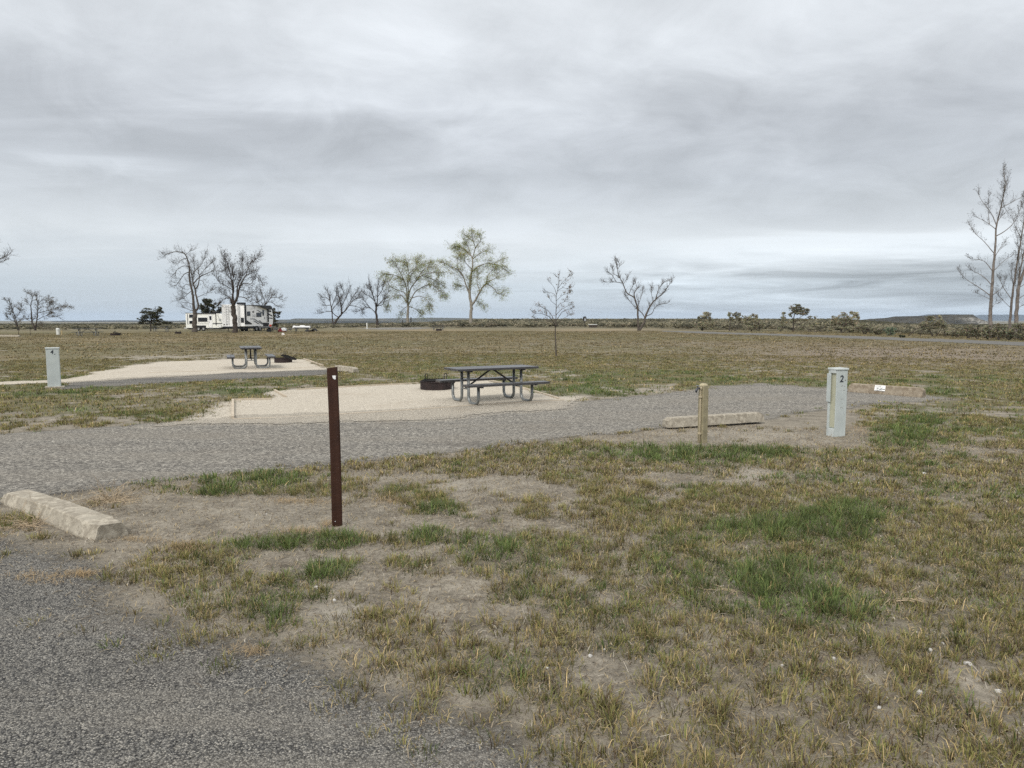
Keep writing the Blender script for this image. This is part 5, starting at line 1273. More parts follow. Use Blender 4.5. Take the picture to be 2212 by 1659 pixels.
clump_tree('shrub_tree', 'open shrub tree with two slanting bare stems beside the paved road', ZF, 104,
           [([(600, 482), (610, 400), (615, 320)], 12, 6), ([(650, 484), (690, 420), (740, 370)], 11, 4), ([(620, 482), (660, 400), (690, 330)], 9, 4), ([(655, 484), (720, 430), (760, 390)], 7, 3)],
           [(605, 300, 30, 26), (620, 330, 30, 22), (690, 295, 40, 26), (710, 330, 40, 30), (660, 310, 26, 24), (640, 350, 40, 20), (730, 370, 28, 20), (590, 285, 14, 14)],
           SAGE, 'shrub tree', SG, leaf_s=.11, dens=2.60, seed=42)
clump_tree('shrub_tree', 'bushy shrub tree with several rounded heads beside the paved road', ZF, 102,
           [([(845, 494), (855, 430), (850, 360)], 13, 6), ([(930, 494), (930, 440), (910, 390)], 9, 4), ([(850, 490), (800, 420), (780, 380)], 9, 4), ([(925, 490), (890, 460), (880, 430)], 8, 4)],
           [(855, 325, 36, 26), (905, 340, 26, 26), (790, 345, 40, 24), (830, 370, 60, 28), (890, 380, 50, 28), (770, 380, 30, 26), (940, 430, 50, 26), (830, 420, 70, 26), (900, 440, 60, 24), (960, 450, 30, 20), (770, 470, 40, 18), (830, 450, 50, 22)],
           SAGE, 'shrub tree', SG, leaf_s=.11, dens=2.60, seed=43)
clump_tree('shrub_tree', 'thin upright shrub tree leaning on a slanting stem left of the tallest scrub tree', ZF, 99,
           [([(1158, 500), (1185, 450), (1198, 380), (1200, 310)], 10, 5), ([(1160, 499), (1210, 440), (1240, 400)], 6, 3)],
           [(1200, 310, 24, 24), (1195, 350, 28, 26), (1190, 390, 22, 24), (1192, 420, 18, 20), (1240, 395, 22, 14), (1170, 470, 26, 20), (1215, 295, 10, 10)],
           SAGE, 'shrub tree', SG, leaf_s=.10, dens=2.80, seed=44)
clump_tree('shrub_tree', 'tallest scrub tree with a high dark head and bare lower trunk by the road', ZF, 97,
           [([(1302, 503), (1312, 430), (1310, 370), (1325, 300), (1345, 250)], 17, 8), ([(1312, 470), (1370, 420), (1440, 380), (1500, 345)], 9, 3), ([(1310, 370), (1280, 320)], 8, 4), ([(1320, 400), (1370, 350), (1430, 310)], 8, 4)],
           [(1345, 215, 40, 22), (1300, 240, 40, 24), (1360, 250, 60, 28), (1420, 280, 50, 26), (1460, 280, 30, 30), (1290, 280, 38, 24), (1340, 290, 50, 24), (1410, 310, 50, 24), (1275, 320, 28, 18), (1490, 345, 34, 15), (1380, 370, 50, 18), (1440, 370, 30, 14), (1460, 255, 16, 10), (1300, 380, 30, 24), (1410, 250, 30, 16)],
           (.235, .22, .145), 'shrub tree', SG, leaf_s=.11, dens=3.00, seed=45)
clump_tree('shrub_tree', 'low sprawling half dead shrub with fallen grey limbs by the road', ZF, 94,
           [([(1540, 518), (1480, 490), (1430, 450)], 10, 4), ([(1545, 516), (1550, 440), (1553, 370)], 7, 4), ([(1520, 516), (1600, 490), (1660, 450)], 10, 4), ([(1480, 510), (1470, 470), (1500, 440)], 7, 3), ([(1600, 518), (1620, 470), (1650, 440)], 7, 3)],
           [(1553, 355, 26, 16), (1545, 375, 14, 12), (1430, 440, 30, 24), (1560, 420, 34, 20), (1490, 440, 30, 18), (1640, 450, 34, 18), (1410, 480, 20, 18)],
           SAGE, 'shrub tree', SG, bark='bark_grey', leaf_s=.10, dens=2.00, seed=46)
clump_tree('shrub_tree', 'broad dense shrub tree with forked pale stems, widest beside the paved road', ZF, 89,
           [([(1835, 530), (1850, 470), (1880, 410), (1900, 360)], 15, 6), ([(1835, 528), (1820, 450), (1800, 390)], 11, 5), ([(1840, 528), (1920, 480), (1990, 440)], 9, 4), ([(1680, 524), (1720, 480), (1760, 460)], 9, 4), ([(1900, 528), (1940, 500), (2000, 470)], 8, 3)],
           [(1860, 325, 40, 22), (1980, 320, 50, 26), (1850, 360, 60, 30), (1770, 370, 46, 30), (1930, 370, 60, 34), (2000, 360, 34, 40), (1740, 400, 34, 26), (1800, 410, 60, 30), (1880, 420, 70, 34), (1970, 420, 60, 30), (1900, 470, 80, 30), (2000, 470, 50, 30), (1760, 450, 40, 24), (1730, 490, 40, 20), (1960, 500, 60, 20), (2030, 500, 40, 22), (1945, 300, 16, 12), (2005, 308, 20, 10)],
           (.32, .295, .20), 'shrub tree', SG, bark='bark_grey', leaf_s=.105, dens=2.60, seed=47)
clump_tree('shrub_tree', 'shrub tree with bowed dark stems arching to the ground below the butte', ZG, 71,
           [([(900, 1566), (870, 1520), (880, 1480), (930, 1450)], 12, 5), ([(690, 1556), (750, 1510), (820, 1480)], 9, 4), ([(905, 1566), (940, 1530), (960, 1480)], 10, 4), ([(1000, 1562), (990, 1510), (970, 1460)], 8, 4), ([(790, 1558), (800, 1510), (830, 1480)], 6, 3)],
           [(870, 1420, 40, 24), (930, 1420, 40, 24), (950, 1400, 16, 14), (890, 1455, 70, 24), (840, 1470, 50, 20), (950, 1460, 50, 24), (900, 1490, 70, 20), (990, 1490, 30, 20), (830, 1500, 30, 16), (1010, 1530, 24, 20)],
           (.28, .265, .18), 'shrub tree', SG, leaf_s=.09, dens=2.60, seed=48)
for i, (cx, by, hh, ww, dd, lb) in enumerate([(1095, 1578, 70, 60, 66, 'low grey green shrub right of the bowed stem shrub'), (1190, 1580, 90, 70, 64, 'low dense shrub left of the first poplar trunk'), (1265, 1582, 110, 60, 62, 'twiggy dark shrub at the foot of the first poplar'),
                                               (1350, 1580, 100, 60, 61, 'bushy shrub hiding the base of the first poplar'), (1440, 1584, 120, 60, 60, 'tall shrub between the first and second poplars'), (1530, 1584, 90, 70, 59, 'low shrub at the foot of the middle poplar'), (1625, 1586, 130, 70, 58, 'large dark shrub at the right picture edge'),
                                               (540, 1560, 60, 50, 74, 'small blue green shrub below the left end of the butte'), (440, 1552, 60, 60, 78, 'low rounded shrub by the road left of the butte'), (330, 1548, 80, 70, 82, 'spreading low shrub right of the broad dense shrub tree')]):
    cl = [(cx+random.Random(i*31+k).uniform(-.9, .9)*ww, by-hh*random.Random(i*17+k).uniform(.3, .95), ww*.42, hh*.24) for k in range(11)]
    st = [([(cx, by), (cx+(k-1.5)*ww*.3, by-hh*.5), (cx+(k-1.5)*ww*.5, by-hh*.9)], 7, 3) for k in range(4)]
    clump_tree('shrub', lb, ZG, dd, st, cl, (.25, .235, .16) if i != 7 else (.18, .22, .155), 'shrub', 'low roadside shrubs', bark='bark_grey', leaf_s=.085, dens=2.00, seed=60+i)

# sagebrush field -------------------------------------------------
def bush_mesh(seed, n=300):
    rg = np.random.default_rng(seed)
    k = 6; cc = rg.normal(0, .33, (k, 3)); cc[:, 2] = .30+np.abs(rg.normal(0, .20, k)); cr = rg.uniform(.26, .42, k); tn = rg.uniform(.75, 1.3, k)
    w = rg.integers(0, k, n); d = rg.normal(0, 1, (n, 3)); d /= np.linalg.norm(d, axis=1)[:, None]; d[:, 2] = np.abs(d[:, 2])*.9+.05*rg.normal(0, 1, n)
    p = cc[w]+d*(cr[w]*rg.uniform(.75, 1.12, n))[:, None]; p[:, 2] = np.clip(p[:, 2], .02, 1.1)
    rad = np.hypot(p[:, 0], p[:, 1]); f = np.where(rad > .85, .85/rad, 1); p[:, 0] *= f; p[:, 1] *= f
    sz = rg.uniform(.06, .12, n)[:, None]
    nrm = d+rg.normal(0, .55, (n, 3)); nrm /= np.linalg.norm(nrm, axis=1)[:, None]
    a = np.cross(nrm, rg.normal(0, 1, (n, 3))); a /= np.linalg.norm(a, axis=1)[:, None]; b_ = np.cross(nrm, a)
    V = np.empty((n, 4, 3)); V[:, 0] = p-a*sz; V[:, 1] = p-b_*sz*.7; V[:, 2] = p+a*sz; V[:, 3] = p+b_*sz*.7
    base = np.array([.26, .24, .165]) if seed % 3 else np.array([.13, .125, .085])
    if seed % 4 == 1: base = np.array([.27, .24, .17])
    c = base*tn[w][:, None]*rg.uniform(.75, 1.25, (n, 1))
    return V.reshape(-1, 3), np.repeat(c, 4, 0)
BM = [bush_mesh(s) for s in range(8)]
bush_data = []
for i, (V, c) in enumerate(BM):
    o = np_mesh('sage_bush', V, np.arange(len(V)).reshape(-1, 4), M['leaf'], dict(col=c)); bush_data.append(o.data); bpy.data.objects.remove(o)
def lawn_edge(az):               # distance at which the scrub starts for an azimuth
    X = CX+F*math.tan(az)
    if X < 250: return 118
    if X < 700: return 122
    if X < 990: return 162
    if X < 1420: return 150 if X < 1300 else 138
    t = (X-1420)/800
    return max(60, 128*(1-t)+58*t) if t < 1 else 56
rgb = random.Random(99); rn = np.random.default_rng(99)
az_ = rn.uniform(-.70, .70, 26000); ed = np.array([lawn_edge(a) for a in az_])
r_ = ed*(1+3.2*rn.random(26000)**1.5)/np.cos(az_); bx, by = r_*np.sin(az_), r_*np.cos(az_)
ok = ~((vnoise(bx*.06, by*.06, 88) < .22) & (by > ed*1.15)) & ~((bx < -25) & (by < 135) & (rn.random(26000) < .5)) & ~((az_ > .47) & (by > 210)) & ~((bx > -62) & (bx < -30) & (by < 124))
bs = rn.uniform(.6, 1.35, 26000)*np.where((az_ > .36) & (by < 130), .75, 1)*np.where(az_ > .44, .72, 1)*np.where(az_ < -.18, .7, 1)
ok &= ~((az_ > .20) & (by < 150) & (rn.random(26000) < .22))
bx, by, bs, az_ = bx[ok][:13500], by[ok][:13500], bs[ok][:13500], az_[ok][:13500]; bz = terrain(bx, by)
order = np.argsort(-bs/np.hypot(bx, by)*np.where(np.abs(az_) < .64, 1, .2))
LBL = 'grey green sagebrush in the open scrub beyond the camp lawn'
for i, k in enumerate(order[:280]):
    o = bpy.data.objects.new('sage_bush', bush_data[i % 8]); COL.objects.link(o)
    o.location = (bx[k], by[k], bz[k]-.03); o.rotation_euler = (0, 0, rgb.uniform(0, 6.28)); w = bs[k]*rgb.uniform(.9, 1.4); o.scale = (w, w, bs[k]*rgb.uniform(.8, 1.15))
    tag(o, LBL, 'sagebrush', 'sagebrush in the open scrub')
VV = []; CC = []
for lo, hi, step, gr in ((0, 200, 3, 1.5), (200, 330, 6, 1.9), (330, 1e9, 10, 2.4)):
    for v8 in range(8):
        kk = order[280:][v8::8]; kk = kk[(by[kk] >= lo) & (by[kk] < hi)]
        if not len(kk): continue
        V, c = BM[v8]; n4 = len(V)//4; pick = np.arange(0, n4, step); idx = (pick[:, None]*4+np.arange(4)).ravel()
        v = V[idx].reshape(-1, 4, 3); cen = v.mean(1, keepdims=True); v = ((v-cen)*gr+cen).reshape(-1, 3); c = c[idx]
        a = rn.uniform(0, 6.28, len(kk)); ca, sa = np.cos(a)[:, None], np.sin(a)[:, None]; w = (bs[kk]*rn.uniform(.9, 1.4, len(kk)))[:, None]
        W = np.stack([bx[kk][:, None]+w*(v[:, 0]*ca-v[:, 1]*sa), by[kk][:, None]+w*(v[:, 0]*sa+v[:, 1]*ca), bz[kk][:, None]-.03+bs[kk][:, None]*v[:, 2]], -1)
        VV.append(W.reshape(-1, 3)); CC.append((c[None]*rn.uniform(.75, 1.25, (len(kk), 1, 1))).reshape(-1, 3))
VV = np.vstack(VV); CC = np.vstack(CC)
o = np_mesh('shrubbery', VV, np.arange(len(VV)).reshape(-1, 4), M['leaf'], dict(col=CC)); tag(o, 'distant sagebrush scrub reaching toward the horizon', 'sagebrush', kind='stuff')
# farther scrub: coarse clumps out to the horizon
rgn = np.random.default_rng(4); n = 16000
rr = 260*(1+8*rgn.random(n)**2); aa = rgn.uniform(-.72, .72, n); x = rr*np.sin(aa); y = rr*np.cos(aa)
pl = (aa > -.2); k = pl | (rgn.random(n) < .35); k &= ~((aa > .44) & (rr > 330)); x, y, rr = x[k], y[k], rr[k]; n = len(x)
z = terrain(x, y); V = np.empty((n*3, 4, 3)); cols = np.empty((n*3, 3))
for s in range(3):
    a = rgn.uniform(0, math.pi, n); w = rgn.uniform(.5, 1.2, n)*(.8+rr/900); h = rgn.uniform(.5, 1.15, n)*(.8+rr/2500)
    ca, sa = np.cos(a)*w, np.sin(a)*w; jx = rgn.normal(0, .4, n)
    V[s::3, 0] = np.column_stack([x-ca+jx, y-sa, z-.1]); V[s::3, 1] = np.column_stack([x+ca+jx, y+sa, z-.1])
    V[s::3, 2] = np.column_stack([x+ca*.5+jx, y+sa*.5, z+h]); V[s::3, 3] = np.column_stack([x-ca*.6+jx, y-sa*.6, z+h*rgn.uniform(.7, 1, n)])
    cols[s::3] = np.array([.10, .096, .062])*rgn.uniform(.6, 1.5, (n, 1))
o = np_mesh('shrubbery', V.reshape(-1, 3), np.arange(n*12).reshape(-1, 4), M['leaf'], dict(col=np.repeat(cols, 4, 0))); tag(o, 'far scrub reading as one mass along the horizon', 'scrub', kind='stuff')

# dry tumbleweed by the chipped stop and smaller ones
def tumbleweed(X, Y, s, label, n, seed, h=1.0):
    rg = random.Random(seed); v = GT(X, Y); mb = MB()
    for _ in range(n):
        a = rg.uniform(0, 6.28); el = rg.uniform(.05, 1.3)*h
        p = Vector((rg.gauss(0, .1*s), rg.gauss(0, .1*s), 0)); d = Vector((math.cos(a)*math.cos(el), math.sin(a)*math.cos(el), math.sin(el)*.8))
        pts = [p]
        for k in range(5):
            d = (d+Vector((rg.gauss(0, .35), rg.gauss(0, .35), rg.gauss(-.10, .3)))).normalized(); p = p+d*s*rg.uniform(.12, .24); p.z = max(.006, p.z); pts.append(p.copy())
        r0 = rg.uniform(.0015, .0035); mb.tube(pts, [r0*(1-.13*i) for i in range(6)], 4, False)
        for k in (2, 3, 4):
            if rg.random() < .7:
                q = pts[k]; dd = (d+Vector((rg.gauss(0, .9), rg.gauss(0, .9), rg.gauss(0, .5)))).normalized(); e = q+dd*s*.22; e.z = max(.005, e.z); mb.tube([q, e], [r0*.6, r0*.3], 3, False)
    o = mb.build('dry_weed', M['twig_tan']); o.location = v; tag(o, label, 'dry weed', 'dead dry weeds'); return o
tumbleweed(240, 1082, .34, 'tan dried tumbleweed behind the chipped parking stop', 70, 3, .7)
tumbleweed(60, 1135, .30, 'brown matted dead weed in front of the chipped parking stop', 60, 4, .35)
tumbleweed(1915, 1300, .22, 'pale dry branched weed among the dry grass at lower right', 10, 5, .9)
tumbleweed(1560, 1275, .2, 'thin dead stems beside a pale stone right of centre', 8, 6, .4)

# ---------------------------------------------------------------- small far posts and boxes
def post(name, X, Y, Yt, w, m, label, lean=0.0, cat='post', grp=None, taper=1.0):
    v = G(X, Y); d = v.y; gz = tz(v.x, d); h = (Y-Yt)/F*d*1.0
    mb = MB(); mb.tube([(0, 0, -.1), (lean*.5, 0, h*.5), (lean, 0, h)], [w/2, w/2*(.5+.5*taper), w/2*taper], 7)
    o = mb.build(name, m); o.location = (v.x, d, gz); tag(o, label, cat, grp); return o
v = G(125.5, 722.5); root = empty('utility_pedestal', at(v.x, v.y), 0, 'small white capped utility pedestal far left beside a tan post', 'pedestal', 'camp utility pedestals')
MB().lathe([(.17, -.05), (.17, .52), (.15, .52)], 14).build('body', M['post_white'], root); MB().lathe([(.15, .521), (.19, .521), (.19, .70), (.12, .76), (0, .77)], 14).build('cap', M['post_white'], root)
post('wooden_post', 133.5, 722.5, 713, .13, M['post_tan'], 'short tan wooden post right of the white capped pedestal', 0, 'post')
post('sapling', 39, 724.5, 702, .06, M['bark_dark'], 'thin leaning sapling stake far left below the left bare tree', .26, 'sapling', 'thin saplings', .6)
post('sapling', 66, 724.5, 702, .05, M['bark_dark'], 'thin upright sapling stake far left below the wind swept tree', -.04, 'sapling', 'thin saplings', .6)
post('marker_post', 793, 710.5, 697, .22, M['post_white'], 'pale post at the left end of the far gravel pad', -.03, 'post')
post('dark_post', 870, 705.8, 690, .16, M['black_wood'], 'thin dark post left of the leafing tree trunk', 0, 'post', 'dark posts by the far pad')
post('dark_post', 887, 704, 682.7, .26, M['black_wood'], 'taller dark leaning post right of the leafing tree trunk', .14, 'post', 'dark posts by the far pad')
v = G(1263.5, 707.5); root = empty('lantern_post', at(v.x, v.y), 0, 'black lantern post with a boxy cage head before the scrub', 'lantern post')
MB().tube([(0, 0, -.1), (0, 0, 1.3)], .08, 8).build('pole', M['black_wood'], root)
mb = MB()
for sx in (-1, 1):
    for sy in (-1, 1): mb.box(sx*.24-.04, sx*.24+.04, sy*.24-.04, sy*.24+.04, 1.36, 2.0)
mb.box(-.3, .3, -.3, .3, 1.3, 1.36); mb.box(-.42, -.28, -.1, .1, 1.3, 2.3)
mb.build('cage', M['black_wood'], root)
MB().add([(-.34, -.34, 2.0), (.34, -.34, 2.0), (.34, .34, 2.0), (-.34, .34, 2.0), (0, 0, 2.42)], [(3, 2, 1, 0), (0, 1, 4), (1, 2, 4), (2, 3, 4), (3, 0, 4)]).build('lantern_roof', M['black_wood'], root)
MB().box(-.19, .19, -.19, .19, 1.37, 1.98).build('glass', M['lgrey_rv'], root)
v = G(1281, 708); root = empty('storage_box', at(v.x, v.y), R(12), 'small dark box with a white lid right of the lantern post', 'box')
MB().box(-.78, .78, -.5, .5, -.05, .55).build('body', M['bark_dark'], root, .05); MB().box(-.85, .85, -.56, .56, .552, .68).build('lid', M['post_white'], root, .05)
# dark bush by the road edge
clump_tree('shrub', 'small round dark bush on the lawn side of the paved road', ZG, 66, [([(638, 1588), (638, 1570)], 5, 3)], [(625, 1574, 16, 9), (650, 1574, 18, 10), (638, 1568, 16, 8)], (.05, .06, .03), 'shrub', 'low roadside shrubs', leaf_s=.07, dens=3.20, seed=77)

# ---------------------------------------------------------------- far hills (real relief, standing at their own distance)
def hill_mat(name, top, low, scale, low2=None):
    m, nt, b = new_mat(name); q = NB(nt); tc = q.n('ShaderNodeTexCoord').outputs['Object']
    n1 = q.noise(tc, scale, 6, .65); n2 = q.noise(tc, scale*.25, 4, .6)
    c = q.mix(q.smooth(n1, .35, .65), top, low)
    if low2: c = q.mix(q.smooth(n2, .5, .62), c, low2)
    q.l(c, b.inputs['Base Color']); b.inputs['Roughness'].default_value = 1.0; b.inputs['Specular IOR Level'].default_value = 0.0
    return m
def ridge(name, label, prof, d, depth, m, base_y, cliff=.25, seed=1, m2=None, scree=None):
    """ridge from a skyline (X,Y): cliff band at the top, slope below toward the viewer, level top and back slope behind"""
    rg = random.Random(seed); xs = np.array([p[0] for p in prof]); ys = np.array([p[1] for p in prof])
    XX = np.linspace(xs[0], xs[-1], 160); YY = np.interp(XX, xs, ys)
    vs = []; K = 9
    for X, Y in zip(XX, YY):
        t = P(X, Y, d); zb = max(P(X, base_y, d).z-1.5, -10.8); h = max(.3, t.z-zb); j = (fbm(np.array([X*.08]), np.array([seed*3.1]), seed)[0]-.5)
        rows = [(-h*2.8*(1+.5*j), 0), (-h*1.7*(1+.6*j), .26), (-h*.8*(1+.9*j), .58), (-h*.18, 1-cliff), (0, 1-cliff*.1), (h*.1, 1), (depth*.5, 1.0), (depth*.8, .6), (depth, 0)]
        for dy, f in rows: 
            k = (d+dy)/d if dy < 0 else 1.0
            vs.append((t.x*1.0, d+dy, zb+h*f+rg.gauss(0, h*.012)))
    n = len(XX); fs = [(i*K+j, (i+1)*K+j, (i+1)*K+j+1, i*K+j+1) for i in range(n-1) for j in range(K-1)]
    o = MB().add(vs, fs).build(name, m, smooth=False); tag(o, label, 'hill', kind='structure'); return o
HB = hill_mat('butte_slope', (.034, .032, .025), (.075, .068, .052), .06)
ridge('hills', 'flat topped butte at the right horizon', [(1920, 697), (1932, 692.5), (1938, 689.5), (1950, 688.5), (1995, 686), (2004, 683.2), (2070, 682), (2096, 679.5), (2103, 679.2), (2107, 683), (2118, 689), (2132, 694), (2142, 697.5)], 1150, 200, HB, 698.5, .28, 3)
def scree(m):
    nt = m.node_tree; q = NB(nt); b = nt.nodes['Principled BSDF']; src = b.inputs['Base Color'].links[0].from_socket
    tc = q.n('ShaderNodeTexCoord').outputs['Object']; sp_ = q.n('ShaderNodeSeparateXYZ'); q.l(tc, sp_.inputs[0])
    k = q.math('MULTIPLY', q.smooth(sp_.outputs[0], 700, 742), q.math('SUBTRACT', 1.0, q.smooth(sp_.outputs[2], 3.0, 6.0)))
    k = q.math('MULTIPLY', k, q.smooth(q.noise(tc, .16, 5, .6), .40, .60))
    q.l(q.mix(q.math('MULTIPLY', k, .85), src, (.30, .285, .255)), b.inputs['Base Color'])
scree(HB)
HM = hill_mat('far_mountain', (.060, .070, .075), (.085, .092, .088), .004)
ridge('hills', 'blue distant mountains behind the butte', [(2025, 692), (2040, 681), (2052, 678.3), (2080, 679.5), (2100, 680.5), (2130, 683.5), (2150, 682.5), (2175, 679.5), (2195, 679.5), (2212, 680), (2300, 684), (2420, 690)], 6200, 700, HM, 699, .1, 5)
HL = hill_mat('left_mesa', (.055, .058, .055), (.080, .080, .070), .02)
ridge('hills', 'low dark mesa along the left horizon', [(100, 697), (118, 693.2), (190, 693.0), (200, 692.2), (300, 692.6), (330, 693.6), (372, 694), (395, 692), (440, 692), (560, 692), (600, 693), (640, 696)], 3200, 500, HL, 699.5, .3, 6)
ridge('hills', 'broad grey mesa behind the centre left trees', [(540, 693.5), (600, 690.5), (628, 690), (634, 688), (700, 688.2), (820, 687.8), (905, 687.2), (930, 686.2), (990, 687), (1060, 688.5), (1130, 690.5), (1200, 693)], 2600, 500, hill_mat('centre_mesa', (.075, .078, .068), (.105, .100, .080), .02), 699.5, .12, 7)
ridge('hills', 'dark lower bench below the grey mesa', [(560, 698), (600, 696.0), (690, 694.2), (745, 694), (800, 694.2), (880, 695.5), (960, 697.5)], 1900, 200, hill_mat('centre_bench', (.035, .038, .036), (.060, .060, .055), .02), 700.5, .3, 8)

# ---------------------------------------------------------------- haze
hb = MB(); hb.box(-7600, 7600, -7600, 7600, -12.5, 62)
hz_ = hb.build('haze', None); tag(hz_, 'thin haze over the plain', 'haze', kind='stuff')
hm_ = bpy.data.materials.new('haze_air'); hm_.use_nodes = True; nt = hm_.node_tree
for n_ in list(nt.nodes):
    if n_.type == 'BSDF_PRINCIPLED': nt.nodes.remove(n_)
pv = nt.nodes.new('ShaderNodeVolumePrincipled'); pv.inputs['Color'].default_value = (.62, .76, .96, 1); pv.inputs['Density'].default_value = .00008; pv.inputs['Anisotropy'].default_value = 0
nt.links.new(pv.outputs[0], nt.nodes['Material Output'].inputs['Volume'])
hz_.data.materials.append(hm_)

# ---------------------------------------------------------------- sky
w = bpy.data.worlds.new('World'); SC.world = w; w.use_nodes = True; nt = w.node_tree; q = NB(nt)
for n_ in list(nt.nodes): nt.nodes.remove(n_)
SUN_EL, SUN_AZ = R(44), R(-152)         # azimuth from +Y toward +X: behind the camera, to the left
out = q.n('ShaderNodeOutputWorld'); bg = q.n('ShaderNodeBackground')
sky = q.n('ShaderNodeTexSky', sky_type='NISHITA'); sky.sun_disc = False; sky.sun_elevation = SUN_EL; sky.sun_rotation = SUN_AZ
tcg = q.n('ShaderNodeTexCoord').outputs['Generated']
sx = q.n('ShaderNodeSeparateXYZ'); q.l(tcg, sx.inputs[0]); X_, Y_, Z_ = sx.outputs
az = q.math('ARCTAN2', X_, Y_); el = q.math('ARCSINE', Z_)
# cloud-deck coordinates: where the view direction meets a level cloud layer
zc = q.math('ADD', q.math('MAXIMUM', Z_, 0.0), .07)
cv = q.n('ShaderNodeCombineXYZ'); q.l(q.math('DIVIDE', X_, zc), cv.inputs[0]); q.l(q.math('DIVIDE', Y_, zc), cv.inputs[1])
rot = q.n('ShaderNodeMapping'); q.l(cv.outputs[0], rot.inputs[0]); rot.inputs['Rotation'].default_value = (0, 0, R(24)); rot.inputs['Scale'].default_value = (.62, 1.15, 1)
cvr = rot.outputs[0]
zc2 = q.math('ADD', q.math('MAXIMUM', Z_, 0.0), .24); cv2 = q.n('ShaderNodeCombineXYZ'); q.l(q.math('DIVIDE', X_, zc2), cv2.inputs[0]); q.l(q.math('DIVIDE', Y_, zc2), cv2.inputs[1])
cl1 = q.noise(cvr, .75, 8, .58, .7); cl2 = q.noise(cv2.outputs[0], 3.4, 8, .60, .55); cl3 = q.noise(cvr, .22, 3, .5, .3)
wz = q.math('MULTIPLY', q.math('SUBTRACT', cl1, .5), .10); wa = q.math('MULTIPLY', q.math('SUBTRACT', cl3, .5), .45)
wz2 = q.math('MULTIPLY', q.math('SUBTRACT', cl2, .5), .03)
elw = q.math('ADD', el, q.math('MULTIPLY', q.math('ADD', wz, wz2), q.smooth(el, .02, .14))); azw = q.math('ADD', az, wa)
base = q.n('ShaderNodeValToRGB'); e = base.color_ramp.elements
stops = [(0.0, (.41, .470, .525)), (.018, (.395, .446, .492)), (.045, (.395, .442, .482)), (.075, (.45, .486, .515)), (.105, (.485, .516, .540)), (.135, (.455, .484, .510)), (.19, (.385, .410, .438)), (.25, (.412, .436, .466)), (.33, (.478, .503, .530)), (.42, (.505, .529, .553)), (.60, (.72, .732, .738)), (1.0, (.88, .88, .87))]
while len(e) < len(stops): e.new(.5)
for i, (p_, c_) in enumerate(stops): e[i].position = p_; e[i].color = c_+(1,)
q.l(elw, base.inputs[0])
def ang(X, Y):
    dx, dy, dz = ray(X, Y); n_ = math.sqrt(dx*dx+dy*dy+dz*dz); return math.atan2(dx, dy), math.asin(dz/n_)
feat = None
for (X, Y, rx, ry, a) in [(1980, 190, 480, 110, -.17), (420, 275, 330, 45, -.17), (120, 300, 220, 45, -.08), (900, 190, 360, 110, .10), (820, 60, 420, 90, .10), (1300, 90, 250, 60, .05), (160, 350, 130, 16, .22), (280, 352, 90, 10, .10), (620, 215, 260, 24, .10),
                          (1150, 330, 240, 40, -.06), (1900, 430, 420, 60, -.14), (330, 445, 420, 45, -.05), (900, 505, 360, 30, .13), (1150, 470, 260, 25, .08), (1750, 535, 380, 26, .30), (1250, 578, 400, 30, .13), (2150, 520, 150, 26, .12), (1900, 585, 320, 16, -.10), (2120, 605, 180, 42, -.24), (1900, 628, 320, 24, -.17), (1600, 642, 170, 14, .20), (1350, 615, 220, 9, .16), (1400, 668, 300, 10, -.06), (1150, 640, 260, 14, .10),
                          (250, 650, 420, 34, -.06), (700, 600, 260, 40, .05), (60, 60, 200, 90, -.05), (1950, 662, 240, 12, .12), (2100, 685, 200, 10, .10), (2100, 330, 220, 50, .08), (1650, 300, 260, 40, -.03)]:
    a0, e0 = ang(X, Y); sa_, se_ = rx/F, ry/F
    u = q.math('DIVIDE', q.math('SUBTRACT', azw, a0), sa_); v_ = q.math('DIVIDE', q.math('SUBTRACT', elw, e0), se_)
    g = q.math('MULTIPLY', q.math('EXPONENT', q.math('MULTIPLY', q.math('ADD', q.math('MULTIPLY', u, u), q.math('MULTIPLY', v_, v_)), -1.0)), a)
    feat = g if feat is None else q.math('ADD', feat, g)
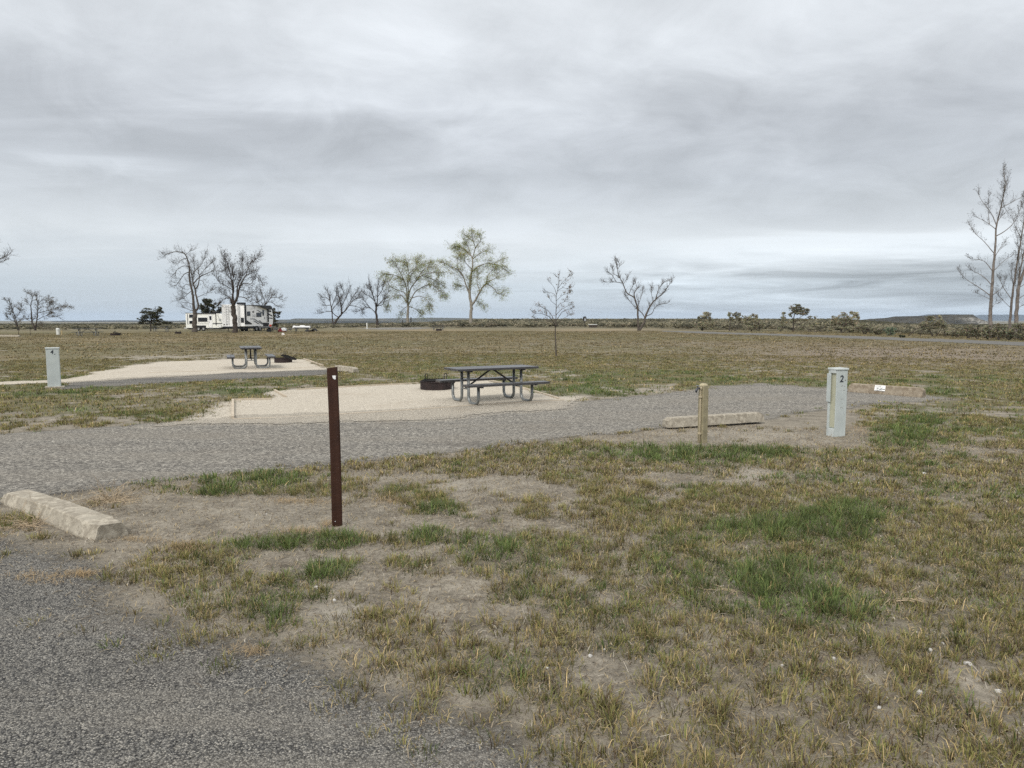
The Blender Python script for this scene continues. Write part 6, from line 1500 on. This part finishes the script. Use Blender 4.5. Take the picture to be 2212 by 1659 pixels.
# thin level cloud streaks low in the sky
sv = q.n('ShaderNodeCombineXYZ'); q.l(q.math('MULTIPLY', az, 5.5), sv.inputs[0]); q.l(q.math('MULTIPLY', el, 62.0), sv.inputs[1])
stn = q.noise(sv.outputs[0], 1.0, 7, .62, .9)
low = q.math('MULTIPLY', q.math('SUBTRACT', 1.0, q.smooth(el, .055, .10)), q.smooth(el, .0, .012)); right = q.smooth(az, -.12, .22)
streak = q.math('MULTIPLY', q.math('MULTIPLY', q.math('SUBTRACT', stn, .5), q.math('MULTIPLY', low, q.math('ADD', .12, q.math('MULTIPLY', right, 1.0)))), 1.15)
tex = q.math('ADD', q.math('MULTIPLY', q.math('SUBTRACT', cl1, .5), .62), q.math('ADD', q.math('MULTIPLY', q.math('SUBTRACT', cl2, .5), .58), q.math('MULTIPLY', q.math('SUBTRACT', cl3, .5), .25)))
tex = q.math('MULTIPLY', tex, q.smooth(el, .03, .20))
feat = q.math('MULTIPLY', feat, .85)
mul = q.math('ADD', 1.0, q.math('ADD', feat, q.math('ADD', tex, streak)))
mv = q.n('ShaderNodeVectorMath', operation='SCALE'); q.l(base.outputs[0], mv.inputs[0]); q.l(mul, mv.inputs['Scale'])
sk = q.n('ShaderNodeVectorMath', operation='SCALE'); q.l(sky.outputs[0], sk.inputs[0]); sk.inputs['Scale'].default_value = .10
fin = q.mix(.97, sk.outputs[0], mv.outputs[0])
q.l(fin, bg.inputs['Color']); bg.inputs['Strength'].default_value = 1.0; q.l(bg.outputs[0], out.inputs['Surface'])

sun = bpy.data.lights.new('sun', 'SUN'); sun.energy = 1.5; sun.angle = R(24); sun.color = (1, .95, .87)
so = bpy.data.objects.new('sun', sun); COL.objects.link(so)
sd_ = Vector((math.sin(SUN_AZ)*math.cos(SUN_EL), math.cos(SUN_AZ)*math.cos(SUN_EL), math.sin(SUN_EL)))
so.rotation_euler = (-sd_).to_track_quat('-Z', 'Y').to_euler(); so.location = sd_*50

# ---------------------------------------------------------------- camera
cam = bpy.data.cameras.new('camera'); co = bpy.data.objects.new('camera', cam); COL.objects.link(co)
cam.sensor_fit = 'HORIZONTAL'; cam.angle = 2*math.atan(CX/F); cam.clip_start = .05; cam.clip_end = 20000
co.location = (0, 0, H); co.rotation_euler = (math.pi/2-PITCH, 0, 0)
SC.camera = co
SC.view_settings.view_transform = 'Standard'; SC.view_settings.look = 'None'; SC.view_settings.exposure = .62; SC.view_settings.gamma = 1
SC.cycles.max_bounces = 6; SC.cycles.volume_bounces = 0; SC.cycles.transparent_max_bounces = 4; SC.cycles.use_denoising = False
